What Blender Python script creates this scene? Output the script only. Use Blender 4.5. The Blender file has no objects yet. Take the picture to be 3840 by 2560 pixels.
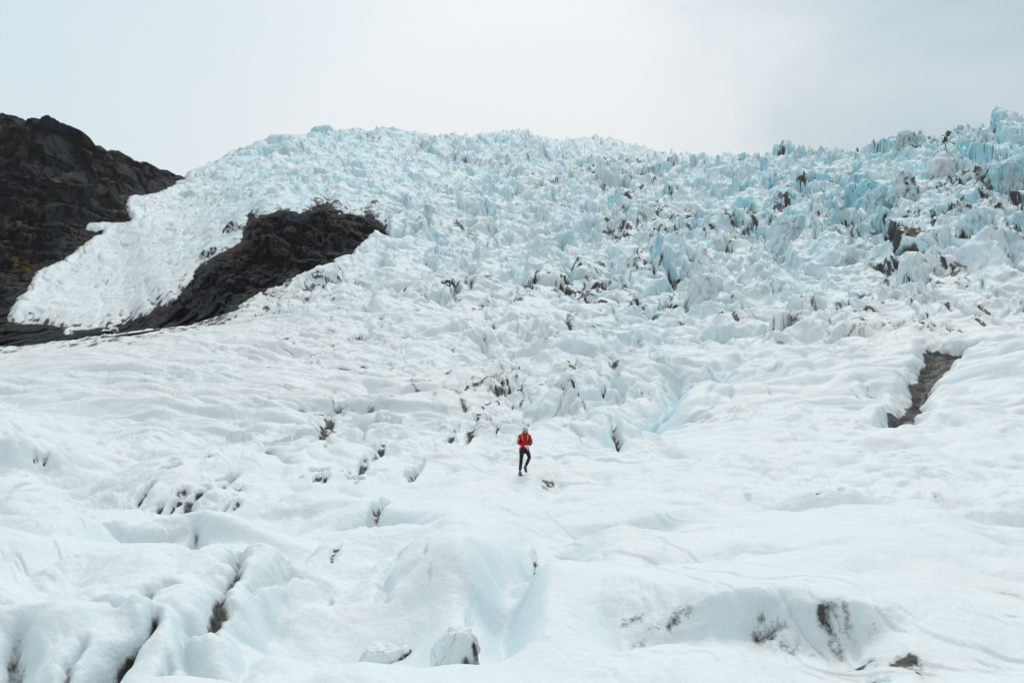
import bpy, bmesh, math, random
import numpy as np
from mathutils import Vector, Matrix

# ------------------------------------------------------------------ camera, sky, sun, exposure
scn = bpy.context.scene
col = scn.collection
F_SRC = 3733.0            # focal length in pixels of the 3840 px wide photograph
HOR = 1300.0              # row of the horizon
CX = 1920.0

cd = bpy.data.cameras.new('camera')
cam = bpy.data.objects.new('camera', cd)
col.objects.link(cam)
cd.sensor_width = 36.0
cd.lens = 36.0 * F_SRC / 3840.0
cd.clip_start = 0.1
cd.clip_end = 8000.0
cd.shift_y = (HOR - 1280.0) / 3840.0
cam.location = (0, 0, 0)
cam.rotation_euler = (math.radians(90), 0, 0)
scn.camera = cam

SUN_EL, SUN_AZ = math.radians(52), math.radians(14)   # behind thin cloud above the icefall


def N(nt, kind, **kw):
    n = nt.nodes.new(kind)
    for k, v in kw.items():
        if k.startswith('i_'):
            n.inputs[k[2:].replace('_', ' ')].default_value = v
        else:
            setattr(n, k, v)
    return n


world = bpy.data.worlds.new('World')
scn.world = world
world.use_nodes = True
wt = world.node_tree
wt.nodes.clear()
wout = N(wt, 'ShaderNodeOutputWorld')
bg_sky = N(wt, 'ShaderNodeBackground')
sky = N(wt, 'ShaderNodeTexSky', sky_type='NISHITA', sun_disc=False, sun_elevation=SUN_EL,
        sun_rotation=SUN_AZ)
wt.links.new(sky.outputs[0], bg_sky.inputs[0])
bg_sky.inputs[1].default_value = 0.06
# the cloud deck: brightest overhead (as an overcast sky is), uneven towards the horizon
tc = N(wt, 'ShaderNodeTexCoord')
sep = N(wt, 'ShaderNodeSeparateXYZ')
wt.links.new(tc.outputs['Generated'], sep.inputs[0])


def wmath(op, a, b=None, c=None, clamp=False):
    n = N(wt, 'ShaderNodeMath', operation=op, use_clamp=clamp)
    for i, v in enumerate((a, b, c)):
        if v is None:
            continue
        if isinstance(v, (int, float)):
            n.inputs[i].default_value = v
        else:
            wt.links.new(v, n.inputs[i])
    return n.outputs[0]


mp = N(wt, 'ShaderNodeMapping')
mp.inputs['Scale'].default_value = (1.0, 1.0, 2.2)
wt.links.new(tc.outputs['Generated'], mp.inputs[0])
n1 = N(wt, 'ShaderNodeTexNoise', i_Scale=2.4, i_Detail=5.0, i_Roughness=0.48, i_Distortion=0.6)
wt.links.new(mp.outputs[0], n1.inputs['Vector'])
# a darker cloud bank towards the right: centred on direction (0.62, 0.75, 0.12)
ddot = N(wt, 'ShaderNodeVectorMath', operation='DOT_PRODUCT')
wt.links.new(tc.outputs['Generated'], ddot.inputs[0])
ddot.inputs[1].default_value = Vector((0.74, 0.67, 0.10)).normalized()
mr1 = N(wt, 'ShaderNodeMapRange', interpolation_type='SMOOTHSTEP')
mr1.inputs['From Min'].default_value = 0.73
mr1.inputs['From Max'].default_value = 0.99
dd = wmath('ADD', ddot.outputs['Value'], wmath('MULTIPLY', wmath('SUBTRACT', n1.outputs[0], 0.5), 0.27))
wt.links.new(dd, mr1.inputs[0])
# a thinner, bluish area to the upper left
ddl = N(wt, 'ShaderNodeVectorMath', operation='DOT_PRODUCT')
wt.links.new(tc.outputs['Generated'], ddl.inputs[0])
ddl.inputs[1].default_value = Vector((-0.62, 0.75, 0.50)).normalized()
mr2 = N(wt, 'ShaderNodeMapRange', interpolation_type='SMOOTHSTEP')
mr2.inputs['From Min'].default_value = 0.82
mr2.inputs['From Max'].default_value = 1.0
wt.links.new(wmath('ADD', ddl.outputs['Value'], wmath('MULTIPLY', wmath('SUBTRACT', n1.outputs[0], 0.5), 0.1)), mr2.inputs[0])
CL = {'cloud': (0.96, 0.985, 1.0, 1), 'bank': (0.42, 0.57, 0.64, 1), 'thin': (0.70, 0.84, 0.90, 1)}
mx1 = N(wt, 'ShaderNodeMix', data_type='RGBA')
mx1.inputs[6].default_value = CL['cloud']
mx1.inputs[7].default_value = CL['thin']
wt.links.new(mr2.outputs[0], mx1.inputs[0])
mx2 = N(wt, 'ShaderNodeMix', data_type='RGBA')
mx2.inputs[7].default_value = CL['bank']
wt.links.new(mx1.outputs[2], mx2.inputs[6])
wt.links.new(mr1.outputs[0], mx2.inputs[0])
zen = N(wt, 'ShaderNodeMapRange', interpolation_type='SMOOTHSTEP')
zen.inputs['From Min'].default_value = 0.33
zen.inputs['From Max'].default_value = 0.95
zen.inputs['To Min'].default_value = 0.985
zen.inputs['To Max'].default_value = 0.86
wt.links.new(sep.outputs[2], zen.inputs[0])
# unseen dark valley sides, added by dimming the sky behind and below to shade walls
back = N(wt, 'ShaderNodeMapRange', interpolation_type='SMOOTHSTEP')
back.inputs['From Min'].default_value = 0.05
back.inputs['From Max'].default_value = -0.45
wt.links.new(wmath('ADD', sep.outputs[1], wmath('MULTIPLY', sep.outputs[2], 0.8)), back.inputs[0])
low = N(wt, 'ShaderNodeMapRange', interpolation_type='SMOOTHSTEP')
low.inputs['From Min'].default_value = 0.02
low.inputs['From Max'].default_value = -0.10
wt.links.new(sep.outputs[2], low.inputs[0])
dark = wmath('MAXIMUM', back.outputs[0], low.outputs[0])
zz = wmath('MULTIPLY', zen.outputs[0], wmath('SUBTRACT', 1.0, wmath('MULTIPLY', dark, 0.66)))
bg_cl = N(wt, 'ShaderNodeBackground')
wt.links.new(mx2.outputs[2], bg_cl.inputs[0])
wt.links.new(zz, bg_cl.inputs[1])
cb = wmath('ADD', 0.94, wmath('MULTIPLY', n1.outputs[0], 0.12))
wt.links.new(wmath('MULTIPLY', zz, cb), bg_cl.inputs[1])
addw = N(wt, 'ShaderNodeMixShader')
addw.inputs[0].default_value = 0.90
wt.links.new(bg_sky.outputs[0], addw.inputs[1])
wt.links.new(bg_cl.outputs[0], addw.inputs[2])
wt.links.new(addw.outputs[0], wout.inputs[0])

sl = bpy.data.lights.new('sun', 'SUN')
sl.energy = 1.0
sl.angle = math.radians(22)
sl.color = (1.0, 0.97, 0.93)
sun = bpy.data.objects.new('sun', sl)
col.objects.link(sun)
sd = Vector((math.cos(SUN_EL) * math.sin(SUN_AZ), math.cos(SUN_EL) * math.cos(SUN_AZ), math.sin(SUN_EL)))
sun.rotation_euler = sd.to_track_quat('Z', 'Y').to_euler()
sun.location = sd * 100

scn.view_settings.view_transform = 'Standard'
scn.view_settings.look = 'None'
scn.view_settings.gamma = 1.0
scn.view_settings.exposure = 0.08
HAZE_DENSITY = 0.00010

# ------------------------------------------------------------------ noise in numpy
f32 = np.float32


def _perm(seed):
    r = np.random.RandomState(seed)
    return r.permutation(1024).astype(np.int32)


_G = np.array([(math.cos(a), math.sin(a)) for a in np.linspace(0, 2 * math.pi, 64, endpoint=False)], dtype=f32)


from concurrent.futures import ThreadPoolExecutor
_POOL = ThreadPoolExecutor(4)


def chunked(fn, x, y, *args):
    x, y = np.broadcast_arrays(np.asarray(x, f32), np.asarray(y, f32))
    if x.ndim < 2 or x.shape[0] < 64:
        return fn(x, y, *args)
    k = np.array_split(np.arange(x.shape[0]), 16)
    res = list(_POOL.map(lambda i: fn(x[i[0]:i[-1] + 1], y[i[0]:i[-1] + 1], *args), k))
    if isinstance(res[0], tuple):
        return tuple(np.concatenate([r[j] for r in res]) for j in range(len(res[0])))
    return np.concatenate(res)


def perlin(x, y, seed=0):
    return chunked(_perlin, x, y, seed)


def worley(x, y, seed=0, jitter=0.95):
    return chunked(_worley, x, y, seed, jitter)


def _perlin(x, y, seed=0):
    p = _perm(seed + 11)
    x = np.asarray(x, f32); y = np.asarray(y, f32)
    xi = np.floor(x).astype(np.int32); yi = np.floor(y).astype(np.int32)
    fx = x - xi; fy = y - yi
    u = fx * fx * fx * (fx * (fx * 6 - 15) + 10)
    v = fy * fy * fy * (fy * (fy * 6 - 15) + 10)

    def g(ix, iy, dx, dy):
        h = p[(p[ix & 1023] + iy) & 1023] & 63
        gg = _G[h]
        return gg[..., 0] * dx + gg[..., 1] * dy
    a = g(xi, yi, fx, fy); b = g(xi + 1, yi, fx - 1, fy)
    c = g(xi, yi + 1, fx, fy - 1); d = g(xi + 1, yi + 1, fx - 1, fy - 1)
    ab = a + u * (b - a); cd_ = c + u * (d - c)
    return (ab + v * (cd_ - ab)) * f32(1.5)


def fbm(x, y, octv, seed=0, gain=0.5, lac=2.03):
    s = 0; a = 1.0; t = 0
    for i in range(octv):
        s = s + a * perlin(x, y, seed + i * 7)
        t += a; a *= gain
        x = x * f32(lac) + f32(13.7); y = y * f32(lac) + f32(5.3)
    return s / t


def billow(x, y, octv, seed=0, gain=0.5, lac=2.03):
    """rounded tops with sharp creases between, about 0..1"""
    s = 0; a = 1.0; t = 0
    for i in range(octv):
        n = perlin(x, y, seed + i * 7)
        s = s + a * np.sqrt(n * n + f32(0.0007))
        t += a; a *= gain
        x = x * f32(lac) + f32(13.7); y = y * f32(lac) + f32(5.3)
    return s / t


def _worley(x, y, seed=0, jitter=0.95):
    """F1, F2, offset to the nearest point and three random numbers of the nearest cell"""
    p = _perm(seed + 501)
    r = np.random.RandomState(seed + 77)
    tab = r.rand(1024, 5).astype(f32)
    x = np.asarray(x, f32); y = np.asarray(y, f32)
    xi = np.floor(x).astype(np.int32); yi = np.floor(y).astype(np.int32)
    F1 = np.full(x.shape, 9, f32); F2 = F1.copy()
    ox = np.zeros(x.shape, f32); oy = ox.copy(); idx = np.zeros(x.shape, np.int32)
    for a in (-1, 0, 1):
        for b in (-1, 0, 1):
            h = p[(p[(xi + a) & 1023] + yi + b) & 1023]
            t = tab[h]
            dx = x - (xi + a + 0.5 + (t[..., 0] - 0.5) * jitter)
            dy = y - (yi + b + 0.5 + (t[..., 1] - 0.5) * jitter)
            d = np.sqrt(dx * dx + dy * dy)
            m = d < F1
            F2 = np.where(m, F1, np.minimum(F2, d))
            F1 = np.where(m, d, F1)
            ox = np.where(m, dx, ox); oy = np.where(m, dy, oy)
            idx = np.where(m, h, idx)
    t = tab[idx]
    return F1, F2, ox, oy, t[..., 2], t[..., 3], t[..., 4]


def sstep(a, b, x):
    t = np.clip((x - a) / (b - a), 0, 1)
    return t * t * (3 - 2 * t)


def pchip(xs, ys, x):
    xs = np.asarray(xs, float); ys = np.asarray(ys, float)
    h = np.diff(xs); d = np.diff(ys) / h
    m = np.zeros_like(xs)
    for i in range(1, len(xs) - 1):
        if d[i - 1] * d[i] > 0:
            w1 = 2 * h[i] + h[i - 1]; w2 = h[i] + 2 * h[i - 1]
            m[i] = (w1 + w2) / (w1 / d[i - 1] + w2 / d[i])
    m[0] = d[0]; m[-1] = d[-1]
    k = np.clip(np.searchsorted(xs, x) - 1, 0, len(h) - 1)
    t = (x - xs[k]) / h[k]
    t = np.clip(t, 0, 1)
    return ((2 * t**3 - 3 * t**2 + 1) * ys[k] + (t**3 - 2 * t**2 + t) * h[k] * m[k]
            + (-2 * t**3 + 3 * t**2) * ys[k + 1] + (t**3 - t**2) * h[k] * m[k + 1])


# ------------------------------------------------------------------ the lie of the land
# for each bearing (given as a column of the photograph) the ground's distance against its apparent row
NEAR = [(4, None, -3.9), (9, None, -4.1), (13, None, -4.2), (20, None, -4.2), (28, None, -4.3)]


def Z2row(Y, Z):
    return HOR - F_SRC * Z / Y


COLS = {
    -1500: [(35, 1775), (60, 1560), (90, 1430), (130, 1345), (180, 1330), (225, 1290), (250, 1150), (265, 1000), (290, 750), (315, 500), (338, 300), (420, 340), (700, 620), (1500, 900)],
    -600: [(35, 1775), (60, 1560), (90, 1430), (130, 1330), (180, 1318), (225, 1250), (250, 1120), (265, 1000), (290, 780), (315, 565), (345, 430), (420, 460), (700, 700), (1500, 950)],
    0: [(35, 1775), (60, 1560), (90, 1415), (130, 1312), (180, 1302), (225, 1215), (236, 1185), (252, 1100), (268, 1000), (292, 800), (316, 600), (338, 452), (420, 520), (700, 800), (1500, 1000)],
    150: [(35, 1775), (60, 1560), (90, 1410), (130, 1300), (180, 1290), (222, 1235), (250, 1130), (275, 1010), (296, 830), (322, 610), (346, 472), (420, 540), (700, 800), (1500, 1000)],
    300: [(35, 1775), (60, 1560), (90, 1405), (135, 1280), (180, 1272), (220, 1238), (260, 1100), (300, 940), (318, 820), (340, 660), (362, 548), (430, 600), (700, 800), (1500, 1000)],
    450: [(35, 1775), (60, 1560), (90, 1400), (140, 1258), (185, 1250), (220, 1222), (270, 1060), (330, 850), (350, 750), (372, 650), (388, 618), (450, 650), (700, 800), (1500, 1000)],
    560: [(35, 1775), (60, 1560), (90, 1400), (145, 1245), (185, 1236), (215, 1200), (235, 1130), (290, 960), (350, 810), (390, 735), (420, 660), (440, 648), (500, 690), (700, 800), (1500, 1000)],
    690: [(35, 1775), (60, 1560), (90, 1400), (150, 1235), (185, 1218), (215, 1150), (240, 1065), (300, 920), (370, 790), (430, 695), (470, 665), (560, 690), (800, 760), (1500, 1000)],
    850: [(35, 1775), (60, 1560), (90, 1405), (150, 1250), (182, 1190), (215, 1090), (262, 930), (320, 825), (400, 720), (480, 625), (520, 592), (600, 600), (800, 700), (1500, 900)],
    1050: [(35, 1775), (60, 1565), (90, 1410), (140, 1280), (180, 1180), (215, 1090), (250, 960), (290, 780), (370, 710), (460, 620), (560, 545), (620, 520), (700, 530), (900, 620), (1500, 800)],
    1400: [(35, 1775), (60, 1575), (90, 1430), (130, 1310), (180, 1170), (230, 1050), (280, 900), (308, 810), (380, 730), (480, 640), (600, 550), (700, 490), (800, 500), (1000, 600), (1500, 800)],
    1900: [(35, 1775), (50, 1650), (75, 1500), (110, 1370), (150, 1250), (200, 1120), (260, 1000), (330, 890), (420, 780), (520, 690), (660, 600), (840, 535), (1100, 503), (1300, 560), (1700, 750)],
    2200: [(35, 1765), (50, 1640), (75, 1480), (105, 1365), (140, 1260), (190, 1120), (250, 1000), (320, 890), (420, 770), (540, 680), (720, 632), (1050, 575), (1650, 520), (1850, 560)],
    2550: [(35, 1760), (50, 1620), (75, 1460), (100, 1350), (135, 1230), (180, 1110), (240, 990), (310, 870), (400, 760), (480, 662), (540, 632), (800, 645), (1300, 615), (1750, 585), (1900, 620)],
    2900: [(35, 1760), (50, 1600), (70, 1450), (95, 1320), (125, 1210), (165, 1090), (220, 960), (280, 840), (340, 730), (400, 645), (450, 608), (600, 640), (1300, 640), (1750, 595), (1900, 640)],
    3300: [(35, 1760), (50, 1590), (70, 1430), (92, 1290), (115, 1180), (150, 1070), (200, 930), (250, 810), (310, 690), (360, 590), (400, 558), (500, 600), (1000, 700), (2000, 850)],
    3840: [(35, 1760), (50, 1580), (70, 1400), (90, 1250), (110, 1140), (140, 1040), (185, 890), (230, 760), (280, 630), (330, 530), (370, 470), (450, 500), (1000, 650), (2000, 800)],
    4500: [(35, 1760), (50, 1570), (70, 1380), (90, 1220), (110, 1110), (140, 1000), (185, 840), (230, 700), (280, 560), (330, 450), (370, 390), (450, 420), (1000, 600), (2000, 800)],
    5600: [(35, 1760), (50, 1560), (70, 1360), (90, 1190), (110, 1080), (140, 960), (185, 800), (230, 650), (280, 500), (330, 390), (370, 330), (450, 370), (1000, 560), (2000, 800)],
}
NL = 1300
LY = np.linspace(math.log(4.0), math.log(2000.0), NL)
cx_nodes = np.array(sorted(COLS))
etab = np.zeros((len(cx_nodes), NL))
for i, cx in enumerate(cx_nodes):
    lst = [(Y, Z2row(Y, Z)) for (Y, _, Z) in NEAR] + COLS[int(cx)]
    if lst[-1][0] < 2000:
        lst.append((2000, lst[-1][1] + 60))
    etab[i] = (HOR - pchip([math.log(a) for a, b in lst], [b for a, b in lst], LY)) / F_SRC
# the melted foreground, closer bearings, walls and hollows (distance against apparent row again)
FG = {
    -1500: [(11, 2560), (12.2, 2450), (13.6, 2290), (15, 2220), (18, 2090), (20, 2070), (23, 2000), (26, 1920), (29, 1850), (33.5, 1765), (37, 1620), (42, 1600), (50, 1570), (60, 1550)],
    0: [(10.5, 2600), (12.2, 2490), (13, 2360), (13.6, 2250), (15, 2190), (18, 2070), (18.8, 2050), (19.8, 2110), (21.3, 2105), (22.2, 2015), (23, 1990), (26, 1920), (29, 1850), (32, 1790), (33.5, 1765), (34.3, 1680), (35.3, 1620), (37, 1592), (42, 1590), (50, 1560), (60, 1540)],
    230: [(10.5, 2600), (12, 2510), (12.7, 2400), (13.4, 2270), (14.4, 2230), (17, 2110), (19, 2035), (20, 2030), (22, 2020), (25, 1930), (29, 1850), (33, 1785), (34.5, 1760), (35.3, 1715), (36.3, 1670), (38, 1650), (43, 1635), (50, 1590), (60, 1550)],
    450: [(10.5, 2610), (12, 2520), (12.6, 2420), (13.2, 2310), (14, 2248), (15.5, 2200), (18, 2060), (19, 2022), (20, 2075), (21.4, 2070), (22.2, 1990), (23, 1968), (26, 1920), (30, 1835), (34, 1762), (36, 1735), (38, 1702), (42, 1665), (50, 1610), (60, 1560)],
    800: [(10.5, 2620), (12.1, 2510), (12.7, 2440), (13.3, 2340), (14, 2290), (16, 2200), (18.4, 2095), (19, 2060), (19.8, 2032), (20.6, 2080), (21.6, 2075), (22.2, 1960), (23.6, 1920), (25, 1945), (27, 1925), (31, 1800), (36, 1720), (42, 1670), (50, 1610), (60, 1560)],
    1150: [(10.5, 2620), (12.3, 2500), (13.4, 2446), (14.0, 2510), (15.2, 2500), (16, 2450), (16.5, 2340), (17.2, 2220), (18.2, 2150), (20, 2075), (23, 1985), (26, 1928), (26.5, 1870), (27.4, 1840), (28.6, 1868), (30, 1860), (32, 1805), (36, 1725), (42, 1675), (50, 1610), (60, 1560)],
    1500: [(10.5, 2620), (12.3, 2500), (13.2, 2455), (14, 2500), (15, 2490), (16, 2435), (16.8, 2300), (17.6, 2180), (18.5, 2120), (20, 2050), (23, 1965), (26, 1900), (28.5, 1848), (29.6, 1872), (31, 1860), (33, 1790), (36, 1740), (42, 1680), (50, 1615), (60, 1565)],
    1720: [(10.5, 2640), (12.5, 2490), (14, 2410), (15.6, 2310), (16.6, 2235), (17.5, 2120), (18.3, 2035), (19.6, 1990), (22, 1940), (26, 1888), (31, 1810), (36, 1742), (42, 1690), (50, 1625), (60, 1570)],
    1900: [(10.5, 2620), (12.5, 2460), (14, 2400), (15.5, 2330), (17, 2260), (18, 2180), (19.3, 2080), (21, 2015), (24, 1935), (28, 1862), (33, 1795), (35, 1772), (38, 1740), (42, 1700), (50, 1645), (60, 1580)],
    2060: [(10.5, 2610), (12.5, 2430), (14, 2300), (15.5, 2185), (17, 2105), (18, 2070), (19, 2125), (20.6, 2120), (22, 2060), (25, 1955), (28, 1875), (33, 1800), (35, 1775), (38, 1740), (42, 1700), (50, 1645), (60, 1575)],
    2350: [(10.3, 2660), (12, 2450), (12.8, 2388), (13.3, 2430), (14.1, 2425), (14.8, 2360), (15.6, 2270), (16.5, 2180), (18, 2090), (20, 2010), (21.5, 1976), (23, 2030), (24.6, 2030), (25.4, 1935), (26.6, 1895), (30, 1842), (34, 1780), (38, 1730), (42, 1690), (50, 1630), (60, 1560)],
    2750: [(10.3, 2640), (11.8, 2480), (12.6, 2434), (13.2, 2485), (13.8, 2480), (14.5, 2440), (14.75, 2340), (15.0, 2262), (16.5, 2200), (18.5, 2090), (21, 1990), (24, 1925), (26, 1912), (27.2, 1965), (29, 1975), (29.9, 1895), (30.8, 1862), (33, 1815), (36, 1765), (42, 1690), (50, 1615), (60, 1540)],
    3150: [(10.3, 2650), (12, 2570), (13.4, 2520), (14.1, 2460), (14.35, 2350), (14.6, 2255), (15.4, 2205), (17.5, 2120), (20, 2020), (24, 1930), (26.5, 1904), (27.8, 1965), (29.3, 1965), (30.2, 1875), (31.2, 1845), (34, 1800), (40, 1700), (50, 1605), (60, 1515)],
    3440: [(10.3, 2640), (12, 2490), (13.4, 2370), (14.6, 2280), (16, 2200), (19, 2080), (22, 1990), (26, 1925), (27, 1915), (28.2, 1975), (29.8, 1970), (30.8, 1880), (31.8, 1835), (36, 1765), (40, 1690), (50, 1590), (60, 1495)],
    3840: [(10.3, 2640), (12, 2480), (14, 2340), (16, 2240), (18, 2160), (21, 2060), (24, 1995), (25, 1985), (26.2, 2040), (27.6, 2035), (28.5, 1925), (29.3, 1890), (31, 1855), (34, 1830), (40, 1700), (50, 1590), (60, 1485)],
    5600: [(10.3, 2640), (12, 2480), (14, 2340), (16, 2240), (18, 2160), (21, 2060), (24, 1995), (27, 1950), (29, 1910), (34, 1830), (40, 1700), (50, 1580), (60, 1470)],
}
fx_nodes = np.array(sorted(FG))
ftab = np.zeros((len(fx_nodes), NL))
for i, cx in enumerate(fx_nodes):
    lst = [(4, Z2row(4, -3.9)), (8, Z2row(8, -3.9))] + FG[int(cx)] + [(80, FG[int(cx)][-1][1] - 60)]
    ftab[i] = (HOR - pchip([math.log(a) for a, b in lst], [b for a, b in lst], np.minimum(LY, math.log(80)))) / F_SRC
# dense smooth table across bearings
NS = 700
SX = np.linspace(-1500, 5600, NS)
E2 = np.zeros((NS, NL))
for k in range(NL):
    wn = float(sstep(math.log(44), math.log(62), LY[k]))
    E2[:, k] = wn * pchip(cx_nodes, etab[:, k], SX) + ((1 - wn) * pchip(fx_nodes, ftab[:, k], SX) if wn < 1 else 0)
ker = np.hanning(9); ker /= ker.sum()
E2 = np.apply_along_axis(lambda c: np.convolve(np.pad(c, 4, mode='edge'), ker, mode='valid'), 0, E2)
E2 = E2.astype(f32)


def bilin(tab, a, b):
    n, m = tab.shape
    a = np.clip(a, 0, n - 1.001); b = np.clip(b, 0, m - 1.001)
    ia = a.astype(np.int32); ib = b.astype(np.int32)
    fa = (a - ia).astype(f32); fb = (b - ib).astype(f32)
    return ((tab[ia, ib] * (1 - fa) + tab[ia + 1, ib] * fa) * (1 - fb)
            + (tab[ia, ib + 1] * (1 - fa) + tab[ia + 1, ib + 1] * fa) * fb)


def base_e(s, Y):
    """tangent of the elevation of the ground at bearing s, distance Y"""
    px = CX + np.asarray(s) * F_SRC
    a = (px - SX[0]) / (SX[1] - SX[0])
    b = (np.log(np.maximum(Y, 4.0)) - LY[0]) / (LY[1] - LY[0])
    return bilin(E2, a, b)


def ground_z(X, Y):
    return base_e(X / Y, Y) * Y


def locate(px, py, lo=4.0, hi=1400.0):
    """nearest distance at which the ground shows at row py of column px -> plan point"""
    s = (px - CX) / F_SRC
    Ys = np.exp(np.linspace(math.log(lo), math.log(hi), 3000))
    rows = HOR - F_SRC * base_e(np.full(Ys.shape, s), Ys)
    k = np.nonzero(rows <= py)[0]
    Y = Ys[k[0]] if len(k) else Ys[int(np.argmin(rows))]
    return s * Y, Y


def table2(xs, ys, vals, px, py):
    """smooth lookup of a small hand-written table over bearing (px) and slope position (py)"""
    vals = np.asarray(vals, float)
    gx = np.linspace(xs[0], xs[-1], 160); gy = np.linspace(ys[0], ys[-1], 160)
    t1 = np.stack([np.interp(gx, xs, vals[i]) for i in range(len(ys))])
    t2 = np.stack([np.interp(gy, ys, t1[:, j]) for j in range(160)], axis=1)
    k = np.hanning(13); k /= k.sum()
    for ax in (0, 1):
        t2 = np.apply_along_axis(lambda c: np.convolve(np.pad(c, 6, mode='edge'), k, mode='valid'), ax, t2)
    return bilin(t2.T.astype(f32), (px - xs[0]) / (xs[-1] - xs[0]) * 159, (py - ys[0]) / (ys[-1] - ys[0]) * 159)


# outline of bare rock (columns and rows of the ground surface it bounds)
ROCK = [(-1500, 1338), (-600, 1325), (0, 1308), (300, 1272), (480, 1250), (620, 1236), (700, 1230), (770, 1214),
        (830, 1192), (900, 1140), (960, 1105), (1050, 1085), (1130, 1045), (1230, 1000), (1330, 940), (1380, 905),
        (1440, 868), (1436, 840), (1390, 800), (1330, 805), (1260, 782), (1225, 760), (1190, 765), (1130, 800), (1060, 785), (990, 805),
        (935, 800), (925, 850), (905, 905), (860, 930), (800, 965), (745, 1000), (715, 1050), (690, 1090),
        (640, 1130), (572, 1140), (566, 1180), (500, 1190), (420, 1222), (330, 1232), (250, 1238), (180, 1215), (60, 1212), (18, 1186),
        (50, 1130), (100, 1085), (112, 1050), (128, 1010), (220, 975), (300, 925), (372, 880), (385, 866), (318, 856), (325, 836),
        (400, 832), (482, 822), (470, 780), (482, 742), (560, 732), (620, 702), (690, 672), (700, 560), (300, 100), (-1500, 0)]


def rock_plan():
    pts = []
    n = len(ROCK)
    for i in range(n):
        a, b = ROCK[i], ROCK[(i + 1) % n]
        if b[1] < 660 or a[1] < 660:
            continue
        m = max(1, int(math.hypot(b[0] - a[0], b[1] - a[1]) / 12))
        for k in range(m):
            t = k / m
            pts.append((a[0] + (b[0] - a[0]) * t, a[1] + (b[1] - a[1]) * t))
    return pts


def poly_sdf(px, py, poly, sx=1.0, sy=1.0):
    """signed distance (positive outside) to a polygon"""
    P = np.array(poly, float) * (sx, sy)
    x = px.ravel() * sx; y = py.ravel() * sy
    d = np.full(x.shape, 1e9); ins = np.zeros(x.shape, bool)
    n = len(P)
    for i in range(n):
        ax, ay = P[i]; bx, by = P[(i + 1) % n]
        ex, ey = bx - ax, by - ay
        t = np.clip(((x - ax) * ex + (y - ay) * ey) / (ex * ex + ey * ey + 1e-9), 0, 1)
        d = np.minimum(d, (x - ax - t * ex)**2 + (y - ay - t * ey)**2)
        c = ((ay > y) != (by > y))
        with np.errstate(divide='ignore', invalid='ignore'):
            xc = (bx - ax) * (y - ay) / (by - ay + 1e-12) + ax
        ins ^= (c & (x < xc))
    d = np.sqrt(d)
    return np.where(ins, -d, d).reshape(px.shape)


# table of signed distance to the rock over (column, row), later read per grid point
RX = np.linspace(-1500, 2700, 1500); RY = np.linspace(300, 1400, 880)
gx_, gy_ = np.meshgrid(RX, RY, indexing='ij')
SDF_TAB = poly_sdf(gx_, gy_, ROCK).astype(f32)


def rock_sdf(px, py):
    d = bilin(SDF_TAB, (px - RX[0]) / (RX[1] - RX[0]), (py - RY[0]) / (RY[1] - RY[0]))
    return np.where(px > 2690, 900.0, np.where(py > 1395, 80.0, d))


# ------------------------------------------------------------------ mesh helpers
def grid_mesh(name, P, mat, keep=None, attrs=None, smooth=True, parent=None):
    """P: (n, m, 3) vertex grid; keep: (n-1, m-1) faces kept"""
    n, m = P.shape[:2]
    idx = np.arange(n * m, dtype=np.int32).reshape(n, m)
    q = np.stack([idx[:-1, :-1], idx[1:, :-1], idx[1:, 1:], idx[:-1, 1:]], axis=-1)
    q = q[keep] if keep is not None else q.reshape(-1, 4)
    used = np.zeros(n * m, bool); used[q.ravel()] = True
    remap = np.cumsum(used).astype(np.int32) - 1
    q = remap[q]
    V = P.reshape(-1, 3)[used].astype(f32)
    me = bpy.data.meshes.new(name)
    me.vertices.add(len(V)); me.vertices.foreach_set('co', V.ravel())
    me.loops.add(q.size); me.loops.foreach_set('vertex_index', q.ravel())
    me.polygons.add(len(q))
    me.polygons.foreach_set('loop_start', np.arange(0, q.size, 4, dtype=np.int32))
    me.polygons.foreach_set('loop_total', np.full(len(q), 4, dtype=np.int32))
    me.polygons.foreach_set('use_smooth', np.full(len(q), smooth, dtype=bool))
    me.update(calc_edges=True)
    for k, a in (attrs or {}).items():
        at = me.attributes.new(k, 'FLOAT', 'POINT')
        at.data.foreach_set('value', a.ravel()[used].astype(f32))
    me.materials.append(mat)
    ob = bpy.data.objects.new(name, me)
    col.objects.link(ob)
    if parent:
        ob.parent = parent
    return ob


def new_mat(name):
    m = bpy.data.materials.new(name)
    m.use_nodes = True
    nt = m.node_tree
    nt.nodes.clear()
    out = N(nt, 'ShaderNodeOutputMaterial')
    b = N(nt, 'ShaderNodeBsdfPrincipled')
    nt.links.new(b.outputs[0], out.inputs[0])
    return m, nt, b


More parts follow.
